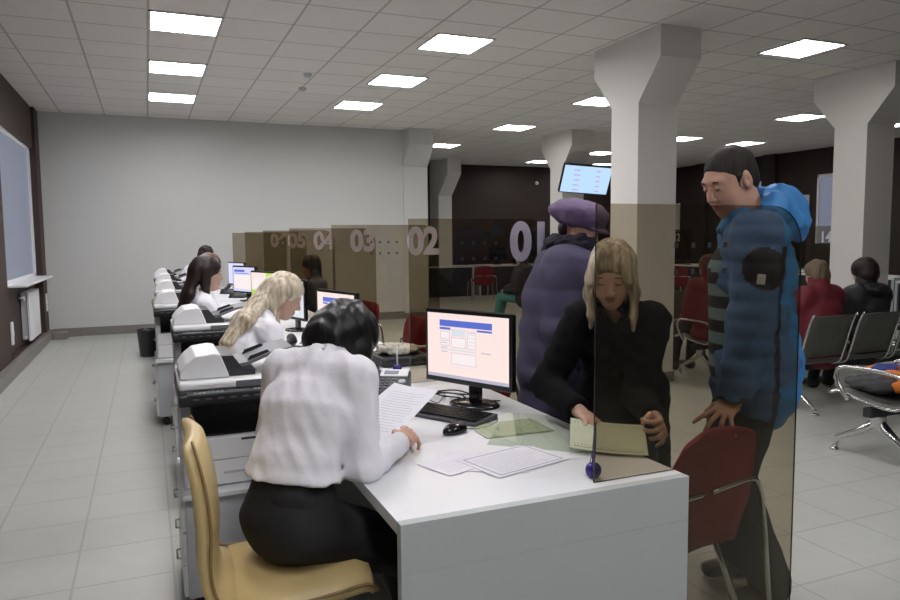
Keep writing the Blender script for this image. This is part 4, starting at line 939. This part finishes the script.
bench((4.12, 3.10, 0), 3, 'nearest steel waiting bench at the right edge with bright clothes on its seat')
bench((4.78, 4.44, 0), 4, 'steel waiting bench whose two grey seat backs stand right of the blue jacket')
bench((5.02, 5.70, 0), 4, 'steel waiting bench seen through the nearest glass screen, left of the standing man')
bench((5.4, 7.1, 0), 4, 'steel waiting bench in the farthest row of the seating')
# bright clothes on bench
def heap(name, label, cat, parts, m, seed=1, amp=.006):
    g = Fld()
    for c, r in parts: g.ell(c, r, k=.03)
    g.noise = wrinkle(amp, 45, (1, 1, 1), 6, seed, True); return tag(obj(name, g.mesh(name, .009), m), label, cat)
MT['orange'] = mat('orange_nylon', (.62, .17, .02), .6, var=.1, bump=.3, bscale=15)
MT['greycloth'] = mat('grey_fleece', (.06, .06, .065), .9, var=.2, bump=.3, bscale=30)
MT['bluecloth'] = mat('blue_cloth', (.03, .05, .22), .8, var=.2)
MT['redcloth'] = mat('rust_cloth', (.20, .035, .015), .8, var=.2)
o = heap('folded_jacket', 'grey and orange padded jacket bundled on the nearest waiting bench', 'jacket', [((4.33, 3.22, .475), (.09, .17, .055)), ((4.48, 3.16, .50), (.16, .18, .07)), ((4.62, 3.08, .49), (.1, .18, .06))], 'greycloth', 3)
for k, (pr, m) in enumerate([([((4.42, 3.10, .545), (.07, .11, .035)), ((4.36, 3.02, .49), (.05, .06, .05))], 'orange'), ([((4.52, 3.24, .565), (.12, .08, .03))], 'bluecloth'), ([((4.60, 3.14, .56), (.09, .1, .035))], 'redcloth'), ([((4.47, 3.30, .55), (.06, .05, .03))], 'orange'), ([((4.56, 3.02, .55), (.07, .09, .03))], 'orange')]):
    g = Fld()
    for c, r in pr: g.ell(c, r, k=.02)
    g.noise = wrinkle(.005, 50, (1, 1, 1), 5, k, True); obj('coloured_panel', g.mesh('p', .008), m, o)
# ---- far counters
def far_counter(x, y, rz, num, label, n_w=1.9, pane_x=None, nz=1.40):
    t = empty('service_counter', (x, y, 0), rz); tag(t, label, 'service counter')
    bm = B(); box(bm, 0, n_w, 0, .75, .715, .75, bev=.002); obj('counter_top', bm, 'desk', t)
    bm = B(); box(bm, 0.04, n_w-.04, .04, .07, .0, .714); obj('front_panel', bm, 'dark', t)
    for xx in (0, n_w-.04): obj('end_panel', box(B(), xx, xx+.04, 0, .75, 0, .714), 'deskside', t)
    px = n_w*.5 if pane_x is None else pane_x
    bm = B(); box(bm, px, px+.8, .02, .026, .752, 1.6); gp = obj('glass_pane', bm, 'pane', t)
    if num in ('07', '12', '14'): text_obj('numeral', num, .26, .001, 'digit', gp, (px+.3, .014, nz), (PI/2, 0, 0), .006, 'CENTER', .9)
    return t
far_counter(5.55, 16.2, 0, '07', 'white-topped dark counter numbered 07 at the far brown wall', pane_x=.15, nz=1.20)
far_counter(7.6, 16.2, 0, '08', 'white-topped dark counter along the far brown wall behind screen 01')
far_counter(9.7, 16.2, 0, '09', 'white-topped counter at the far wall hidden behind the nearest column')
far_counter(11.9, 14.4, -PI/2, '12', 'dark counter numbered 12 near the right wall, seen over the blonde woman', 1.7, pane_x=.02)
far_counter(11.9, 12.0, -PI/2, '13', 'counter at the right wall behind the standing man', 1.7)
far_counter(11.0, 9.75, -PI/2, '14', 'white-topped counter numbered 14 behind the right hand column', 1.9, pane_x=.30)
far_counter(10.4, 7.4, -PI/2, '15', 'white counter at the right edge of the photo behind the dark-haired waiting person', 2.0, pane_x=1.2)
def far_monitor(x, y, rz, lb): 
    t = empty('computer_monitor', (x, y, .751), rz); tag(t, lb, 'computer monitor')
    bm = B(); box(bm, -.23, .23, 0, .04, .12, .44, bev=.006); box(bm, -.16, .16, -.03, 0, .16, .38, bev=.01); obj('housing', bm, 'black', t)
    bm = B(); box(bm, -.03, .03, 0, .03, .01, .14); lathe(bm, [(.1, 0), (.1, .01)], 16); obj('stand', bm, 'black', t)
for x, y, rz, lb in [(6.0, 16.6, .2, 'black monitor seen from behind on counter 07, beside the far pilaster'), (8.3, 16.6, -.2, 'black monitor seen from behind on the far counter behind screen 01'), (11.4, 7.0, 1.4, 'black monitor seen from behind at the right edge of the photo'), (11.6, 9.1, 1.4, 'black monitor on counter 14 left of the right hand column')]: far_monitor(x, y, rz, lb)
bm = B(); lathe(bm, [(.03, .75), (.07, .76), (.05, .80), (.075, .84), (.03, .88), (.01, .93)], 10); o = obj('tissue_box', bm, 'white'); o.location = (10.75, 7.05, .002); tag(o, 'small white crumpled thing on the counter at the right photo edge', 'tissue')
visitor_chair((7.2, 15.3, 0), math.radians(80), 'dark red visitor chair at the far counter, seen through screen 01')
visitor_chair((11.0, 12.7, 0), math.radians(20), 'dark red visitor chair at counter 12, seen over the blonde woman')
for k, y in enumerate((12.0, 16.3)):
    bm = B(); box(bm, XR-.03, XR-.005, y, y+.55, 1.55, 2.35, bev=.003); o = obj('wall_poster', bm, 'paper'); tag(o, ['white notice on the right wall between the man and the column', 'white notice on the right wall just right of the nearest column'][k], 'notice')

# ================================================================== people
rad = math.radians
up3 = npv([0, 0, 1])
def cropped(mname, pad=.008):
    def go(c):
        g = Fld(); s = c['s']; P = c['P']; R = c['RH']; g.ell(P(0, -.02, .040), npv([.085+pad, .102+pad, .092+pad])*s, R, .02); g.ell(P(0, -.06, -.03), npv([.075+pad, .055+pad, .07])*s, R, .03)
        face_cut(c, g, .135, -.03, (.07, .085, .09)); hair_obj(c, g, mname, amp=.004)
    return go
zR = npv([0, 0, 1.])
def mkR(y, z):
    y = npv(y); y = y/np.linalg.norm(y); z = npv(z); z = z-y*(z@y); z /= np.linalg.norm(z); return np.stack([np.cross(y, z), y, z], 1)
# ---- nearest clerk: black bob, white blouse, black skirt
def bob(c):
    g = Fld(); s = c['s']; P = c['P']; R = c['RH']
    g.ell(P(0, -.015, .040), npv([.095, .110, .098])*s, R, .02)
    g.ell(P(0, -.055, -.03), npv([.098, .078, .11])*s, R, .04)
    for sx in (-1, 1): g.chain([P(sx*.066, .02, .04), P(sx*.080, .035, -.03), P(sx*.072, .055, -.10)], [.042*s, .036*s, .020*s], .03)
    for sx in (-1, 1): g.chain([P(sx*.07, .0, -.04), P(sx*.066, .02, -.12), P(sx*.058, .05, -.165)], [.035*s, .030*s, .012*s], .03)
    for sx in (-1, 1): t0 = P(sx*.070, .045, -.05); g.chain([t0, t0-up3*.07, t0-up3*.12+c['tf']*.01], [.034*s, .028*s, .008*s], .03)
    face_cut(c, g, .135, -.05, (.048, .085, .11)); hair_obj(c, g, 'h_black', amp=.0025)
def clerk_collar(c): pass
hands1 = {1: dict(p=(.735, 2.175, .80), R=mkR((.72, .68, .08), (.35, -.45, .8)), curl=(.75, .8, .9, .95), th=.8, pole=npv([-.6, -.65, -.5]), h=.0035),
          -1: dict(p=(.60, 2.42, .83), curl=(.7, .75, .8, .9), th=.8, back=(.2, .5, .8), pole=npv([-.3, .5, -1.0]), h=.0035)}
person('person', 'seated clerk with a black bob, white blouse and black skirt, reading held pages', (.355, 2.08, .65), rad(80), 1.58, lean=(9, 26, 72), taz=rad(52), haz=rad(60), hp=rad(56), hoff=(-.025, -.01, .0),
       hands=hands1, feet={1: (.78, 1.98, .09), -1: (.80, 2.22, .09)}, skin='skin', hf=.0045,
       top=top_garment('blouse', 'blouse', bust=.9, hem=-.10, cut=.115, collar='shirt', amp=.0026, freq=50, hem_flare=1.06, wdt=.176, sl_r=(.064, .056, .042), open_neck=.064, aniso=(1.0, 1.0, 1.3), seed=14),
       bottom=lambda c: (skirt('skirt', 'skirtb')(c), trousers('stockings', 'skirtb', r=(.075, .056, .042))(c)), hair=bob)
# ---- blonde clerk
def longhair(mname, back=.30, vol=0, yy=.01):
    def go(c):
        g = Fld(); s = c['s']; P = c['P']; R = c['RH']; dz = npv([0, 0, -1.])
        g.ell(P(0, -.015, .042), npv([.090+vol, .106+vol, .094+vol])*s, R, .02)
        b0 = P(0, -.085, .0); b1 = c['nb']-c['tf']*.085*s+up3*.02; b2 = b1+(c['waist']-c['nb'])*.45-c['tf']*.055*s
        g.ecap(b0, b1, c['tr'], (.085*s, .045*s), (.085*s, .035*s), .05)
        if back > .15: g.ecap(b1, b1+(b2-b1)*back/.3, c['tr'], (.09*s, .034*s), (.065*s, .02*s), .04)
        for sx in (-1, 1):
            a0 = P(sx*.072, yy, .03); a1 = P(sx*.078, yy+.005, -.055); a2 = a1+dz*.16*s+(c['tf']*.01)
            g.chain([a0, a1, a2], [.034*s, .030*s, .016*s], .03)
        face_cut(c, g, .120, -.045, (.064, .085, .108)); hair_obj(c, g, mname, amp=.0012)
    return go
Hd = dict(fine=False)
person('person', 'seated clerk with long streaked blonde hair and a white blouse, bent over her desk', (.32, 3.66, .60), rad(75), 1.62, lean=(18, 28, 50), taz=rad(70), haz=rad(103), hp=rad(28), hoff=(.02, 0, .02), hroll=rad(0),
       hands={1: dict(p=(.80, 3.60, .79), **Hd), -1: dict(p=(.80, 3.95, .79), **Hd)}, feet={1: (.75, 3.6, .09), -1: (.75, 3.8, .09)}, skin='skinp', hf=.0055, h=.013,
       top=top_garment('blouse', 'blouse', bust=.9, collar='shirt', amp=.003, freq=42, hem=-.10, cut=.115), bottom=skirt('skirt', 'skirtb'), hair=longhair('h_blonde', back=.24, yy=-.035))
# ---- long dark hair clerk
person('person', 'seated clerk with long straight dark brown hair, white blouse, facing her monitor', (.27, 5.22, .575), rad(85), 1.66, lean=(4, 8, 18), taz=rad(80), haz=rad(88), hp=rad(8),
       hands={1: dict(p=(.72, 5.15, .79), **Hd), -1: dict(p=(.72, 5.45, .79), **Hd)}, feet={1: (.7, 5.1, .09), -1: (.7, 5.35, .09)}, skin='skinp', hf=.007, h=.016,
       top=top_garment('blouse', 'blouse', bust=.9, collar='shirt', hem=-.10, cut=.115), bottom=skirt('skirt', 'skirtb'), hair=longhair('h_brown', back=.36, yy=-.02))
person('person', 'seated clerk with reddish brown hair, mostly hidden behind the long-haired clerk', (.40, 6.80, .575), rad(85), 1.64, lean=(4, 8, 22), taz=rad(80), haz=rad(88), hp=rad(15),
       hands={1: dict(p=(.80, 6.75, .79), **Hd), -1: dict(p=(.80, 7.05, .79), **Hd)}, feet={1: (.75, 6.7, .09), -1: (.75, 6.95, .09)}, skin='skinp', hf=.011, h=.018,
       top=top_garment('blouse', 'blouse', bust=.9, hem=-.10, cut=.115), bottom=skirt('skirt', 'skirtb'), hair=longhair('h_red', back=.3))
person('person', 'farthest clerk, short dark hair and a white blouse, leaning to the desk', (.42, 10.55, .72), rad(85), 1.60, lean=(20, 35, 42), taz=rad(80), haz=rad(88), hp=rad(30),
       hands={1: dict(p=(.85, 10.45, .79), **Hd), -1: dict(p=(.85, 10.7, .79), **Hd)}, feet={1: (.45, 10.45, .09), -1: (.45, 10.65, .09)}, skin='skinp', hf=.012, h=.02,
       top=top_garment('blouse', 'blouse', bust=.9, thick=.01, hem=-.10, cut=.115), bottom=skirt('skirt', 'skirtb'), hair=lambda c: cropped('h_brown', .004)(c))
# ---- blonde customer in black coat
def blonde2(c):
    g = Fld(); s = c['s']; P = c['P']; R = c['RH']; dz = npv([0, 0, -1.])
    g.ell(P(0, -.014, .042), npv([.083, .104, .091])*s, R, .02); g.ell(P(0, -.055, -.02), npv([.080, .066, .10])*s, R, .04)
    for sx in (-1, 1):
        a0 = P(sx*.050, .040, .072); a1 = P(sx*.074, .042, .010); a2 = P(sx*.082, .034, -.055); a3 = a2+dz*.085*s+c['tr']*-sx*.004; a4 = a3+dz*.05*s
        g.ecap(a0, a1, R[:, 1], (.034*s, .016*s), (.038*s, .017*s), .03); g.ecap(a1, a2, R[:, 1], (.038*s, .017*s), (.040*s, .018*s), .02)
        g.ecap(a2, a3, R[:, 1], (.040*s, .018*s), (.030*s, .013*s), .02); g.ecap(a3, a4, R[:, 1], (.028*s, .012*s), (.010*s, .006*s), .02)
    face_cut(c, g, .135, -.034, (.060, .080, .112), k=.018); hair_obj(c, g, 'h_blonde2', amp=.0012, h=.005)
def coat_skirt(zb, rx=.24, ry=.17):
    def ex(c, g):
        s = c['s']; g.ecap(c['hip'], c['hip']-up3*(c['hip'][2]-zb), c['r'], (.185*s, .14*s), (rx*s, ry*s), .05)
    return ex
hands6 = {1: dict(p=(1.41, 2.16, .83), curl=(.35, .4, .45, .5), th=.4, back=(.2, -.2, .95), pole=npv([-.5, .6, -.9]), h=.0035, R=None),
          -1: dict(p=(1.60, 1.98, .825), curl=(1.0, 1.05, 1.1, 1.1), th=.9, back=(.6, -.6, .3), pole=npv([.0, .5, -1.0]), h=.0035)}
person('person', 'standing woman with shoulder-length blonde hair in a black coat, looking down at her papers', (1.86, 2.52, .81), rad(222), 1.68, lean=(42, 46, 36), taz=rad(222), haz=rad(223), hp=rad(25), shw=.84, hoff=(.0, -.0, .02),
       hands=hands6, feet={1: (1.86, 2.66, .09), -1: (2.0, 2.55, .09), 'dir': npv([-.67, -.74, 0])}, skin='skinp', hf=.0042, h=.012,
       top=top_garment('coat', 'coatb', bust=.9, thick=.012, collar='high', amp=.003, hem=.04, extra=coat_skirt(.42, .21, .15), sleeve_to=.93),
       bottom=trousers('trousers', 'trouser', r=(.085, .06, .05)), hair=blonde2)
# ---- woman with beret
def beret(c):
    g = Fld(); s = c['s']; P = c['P']; R = c['RH']
    M2 = frame(0, 0, 0); tilt = rad(8); ca, sa = math.cos(tilt), math.sin(tilt); Rx = npv([[1, 0, 0], [0, ca, -sa], [0, sa, ca]])
    g.ell(P(0, -.034, .090), npv([.140, .158, .072])*s, R@Rx, .02); g.ell(P(0, -.01, .05), npv([.097, .115, .052])*s, R@Rx, .03)
    g.ell(P(0, .085, .038), npv([.075, .055, .014])*s, R, .015)
    g.ell(P(0, .0, -.005), npv([.080, .098, .055])*s, R, .008, -1)
    g.noise = wrinkle(.004, 45, (1, 1, 1), 6, 21, True)
    me = g.mesh('beret', .006, origin=c['origin']); obj('beret', me, 'beret', c['body'])
    g = Fld(); g.ell(P(0, -.062, .005), npv([.064, .050, .062])*s, R, .02); hair_obj(c, g, 'h_brown')
    g = Fld(); nk = c['nb']+c['u3']*.06*s
    for k in range(10):
        a = 2*PI*k/10; p = nk+c['tr']*math.cos(a)*.090*s+c['tf']*math.sin(a)*.085*s+up3*.01; g.ell(p, npv([.055, .055, .075])*s, k=.02)
    g.noise = wrinkle(.007, 160, (1, 1, 1), 6, 23); me = g.mesh('fur_collar', .007, origin=c['origin']); obj('fur_collar', me, 'fur', c['body'])
person('person', 'standing woman in a purple down coat and mauve beret, head turned towards the man', (1.80, 2.99, .865), rad(112), 1.60, lean=(2, 8, 26), taz=rad(112), haz=rad(140), hp=rad(18),
       hands={1: dict(p=(1.92, 2.76, .86), show=True, fine=False), -1: dict(p=(2.12, 3.12, .9), fine=False)}, feet={1: (1.77, 2.90, .09), -1: (1.92, 3.10, .09)}, skin='skin', hf=.005, h=.013,
       top=top_garment('down_coat', 'purple', bust=1.0, thick=.066, collar=None, amp=.006, freq=30, hem=.04, open_neck=.075, extra=coat_skirt(.40, .28, .23), quilt=(26, .006), sleeve_to=.94),
       bottom=trousers('trousers', 'trouser', r=(.085, .06, .05)), hair=beret)
# ---- the man
def man_hair(c):
    g = Fld(); s = c['s']; P = c['P']; R = c['RH']
    g.ell(P(0, -.016, .041), npv([.0775, .0965, .0865])*s, R, .02); g.ell(P(0, -.06, -.01), npv([.062, .044, .06])*s, R, .03)
    for sx in (-1, 1): g.cap(P(sx*.071, .012, .02), P(sx*.068, .018, -.012), .010*s, .006*s, .01)
    g.ell(P(0, .135, .018), npv([.10, .085, .080])*s, R, .012, -1)
    for sx in (-1, 1): g.ell(P(sx*.085, .002, -.012), npv([.026, .024, .034])*s, R, .006, -1)
    hair_obj(c, g, 'h_short', amp=.001, h=.005)
def jacket_sel(c, C):
    # bright nylon, dark yoke on shoulder and cuffs, side stripe
    s = c['s']; q = C-c['sh'][-1]; d = (C-c['sh'][-1]); ax = (c['J'][-1]-c['sh'][-1]); L = np.linalg.norm(ax); ax = ax/L; t = d@ax; rr = np.linalg.norm(d-t[:, None]*ax, axis=1)
    e = C-c['chest']; m = np.where((e@c['tf'] > -.055) & (e@c['tr'] < .08), 2, 0); m[(rr < .10) & (t > -.02) & (e@c['tr'] < -.12)] = 2; fr = (C-c['J'][-1]); m[(np.linalg.norm(fr, axis=1) < .27) & (e@c['tr'] < -.15) & (C[:, 2] < c['J'][-1][2]+.05)] = 2
    m[(rr < .16) & ((((t-.12)/.075)**2+((d@c['tf']+.0)/.075)**2) < 1)] = 1
    w_ = c['W'][-1]; m[np.linalg.norm(C-w_, axis=1) < .065] = 1
    e = C-c['chest']; lat = e@c['tr']; fw = e@c['tf']
    m[(lat < -.02) & (np.abs(fw+.055) < .010) & (C[:, 2] < c['chest'][2]+.1) & (rr > .075)] = 1
    return m
def man_extra(c):
    s = c['s']; g = Fld(); P = c['P']
    n = c['nb']
    # hood bunched behind the neck
    g.ell(n-c['tf']*.085*s+up3*.070*s, npv([.10, .085, .080])*s, k=.03); g.ell(n-c['tf']*.115*s+up3*.01, npv([.11, .075, .08])*s, k=.04)
    g.ell(n-c['tf']*.07*s+c['tr']*-.075*s+up3*.045*s, npv([.065, .06, .06])*s, k=.03); g.ell(n-c['tf']*.07*s+c['tr']*.075*s+up3*.045*s, npv([.065, .06, .06])*s, k=.03)
    g.cap(n+c['tf']*.03, c['neck0']+c['u3']*.03, .070*s, .075*s, .01, -1)
    g.noise = wrinkle(.012, 40, (1, 1, 1), 5, 31, True); obj('hood', g.mesh('hood', .008, origin=c['origin']), 'blue', c['body'])
    g = Fld()
    for sx in (-1, 1): g.chain([n-c['tf']*.02+c['tr']*sx*.085*s+up3*.02, n+c['tf']*.055*s+c['tr']*sx*.062*s+up3*.045, n+c['tf']*.095*s+c['tr']*sx*.04*s-up3*.02], [.026, .030, .024], .02)
    g.noise = wrinkle(.003, 50, (1, 1, 1), 5, 3, True); obj('collar', g.mesh('collar', .007, origin=c['origin']), 'blue', c['body'])
    # striped jumper showing in the open jacket front
    g = Fld(); g.ecap(c['hip']-up3*.02+c['tf']*.045*s, c['chest']+c['tf']*.05*s, c['tr'], (.135*s, .115*s), (.135*s, .105*s), .03); g.ecap(c['chest']+c['tf']*.045*s, n+c['tf']*.03-up3*.05, c['tr'], (.13*s, .10*s), (.07*s, .06*s), .03)
    obj('striped_jumper', g.mesh('striped_jumper', .009, origin=c['origin']), 'stripe', c['body'])
    # chest badge on the sleeve
    ax = (c['J'][-1]-c['sh'][-1]); ax /= np.linalg.norm(ax); outw = -c['tr']; pos = c['sh'][-1]+ax*.15+outw*.088*s
    z = Vector(outw); y = Vector(-ax); x = y.cross(z).normalized(); y = z.cross(x)
    Mb = Matrix((x, y, z)).transposed().to_4x4(); Mb.translation = Vector(pos-c['origin'])
    obj('sleeve_badge', box(B(), -.014, .014, -.018, .018, 0, .005, bev=.003, M=Mb), 'offwhite', c['body'])
m, nt, b = new_mat('striped_knit'); tc = nt.nodes.new('ShaderNodeTexCoord'); wv = nt.nodes.new('ShaderNodeTexWave'); wv.bands_direction = 'Z'; wv.inputs['Scale'].default_value = 3.4; wv.inputs['Distortion'].default_value = .3
nt.links.new(tc.outputs['Object'], wv.inputs['Vector']); cr = nt.nodes.new('ShaderNodeValToRGB'); cr.color_ramp.interpolation = 'CONSTANT'; cr.color_ramp.elements[0].color = (.015, .015, .018, 1); cr.color_ramp.elements[1].color = (.16, .25, .28, 1); cr.color_ramp.elements[1].position = .5
nt.links.new(wv.outputs[0], cr.inputs[0]); nt.links.new(cr.outputs[0], b.inputs['Base Color']); b.inputs['Roughness'].default_value = .9; MT['stripe'] = m
def open_front(c, g):
    s = c['s']; coat = c['hip']-up3*.10; g.ecap(c['hip'], coat, c['r'], (.19*s, .15*s), (.20*s, .155*s), .05)
    a = c['hip']+c['tf']*.25*s-up3*.2; bq = c['nb']+c['tf']*.17*s
    g.ecap(a, bq, c['tr'], (.085*s, .17*s), (.05*s, .10*s), .015, -1)
person('person', 'tall standing man in a bright blue hooded jacket, hand on the dark red chair', (2.19, 2.12, .965), rad(-62), 1.80, lean=(1, 4, 24), taz=rad(-54), haz=rad(-86), hp=rad(24), hoff=(-.03, -.02, .0),
       hands={-1: dict(p=(1.955, 1.985, .855), R=mkR((-.80, -.25, -.35), (-.1, -.35, .95)), curl=(.35, .4, .45, .55), th=.35, spread=1.3, pole=npv([.8, -.6, -.3]), h=.0035),
              1: dict(p=(2.42, 2.42, .92), fine=False, pole=npv([.9, .3, -.3]))}, feet={1: (2.30, 2.28, .09), -1: (2.22, 2.04, .09), 'dir': npv([-.95, .1, 0])}, male=True, skin='skin', hf=.0042, h=.012,
       top=top_garment('jacket', ['blue', 'bluedark', 'slate'], thick=.030, amp=.005, freq=34, hem=.02, quilt=(46, .006), extra=open_front, matfn=jacket_sel, sleeve_to=.98, wdt=.175, open_neck=.075),
       bottom=trousers('trousers', 'trouser', r=(.095, .068, .062), flare=1.25), hair=man_hair, extras=man_extra)
# ---- people waiting
def hoodback(m):
    def ex(c):
        g = Fld(); s = c['s']; n = c['nb']; g.ell(n-c['tf']*.09*s+up3*.01, npv([.15, .11, .075])*s, k=.03); g.noise = wrinkle(.008, 30, (1, 1, 1), 6, 41, True); obj('hood', g.mesh('hood', .013, origin=c['origin']), m, c['body'])
    return ex
def sitter(label, x, y, az, m, hairm, extras=None, pants='trouser', height=1.62, hz=.47, lean=(2, 6, 12), hp=.2, thick=.045, hpad=.008, hairfn=None):
    f = npv([math.sin(az), math.cos(az), 0]); r = npv([math.cos(az), -math.sin(az), 0]); p = npv([x, y, hz])
    return person('person', label, p, az, height, lean=lean, haz=az+.1, hp=hp, hands={1: dict(p=p+f*.32+r*.08+up3*.12, **Hd), -1: dict(p=p+f*.32-r*.08+up3*.12, **Hd)}, feet={1: tuple(p*npv([1, 1, 0])+f*.48+r*.1+up3*.09), -1: tuple(p*npv([1, 1, 0])+f*.48-r*.1+up3*.09), 'dir': f},
        skin='skinp', hf=.011, h=.017, top=top_garment('jacket', m, thick=thick, amp=.007, freq=28, collar='high', quilt=(24, .005)), bottom=trousers('trousers', pants), hair=hairfn or cropped(hairm, hpad), extras=extras)
sitter('seated person in a dark red jacket with short light brown hair, back to the camera', 5.33, 4.44, .05, 'redjacket', 'h_light')
sitter('seated person in a charcoal hooded jacket with dark curly hair, back to the camera', 5.92, 4.44, .0, 'blackjacket', 'h_brown', hoodback('blackjacket'), hpad=.018)
sitter('seated person in a dark red coat seen through the nearest glass screen', 5.30, 5.72, .1, 'redjacket', 'h_red', height=1.66)
sitter('seated person in black with teal trousers, seen through screen 01', 5.65, 10.3, rad(-40), 'blackjacket', 'h_brown', pants='teal')
sitter('customer in black sitting behind screens 04 and 05, dark hair', 1.76, 8.05, rad(-90), 'blackjacket', 'h_brown', height=1.70)
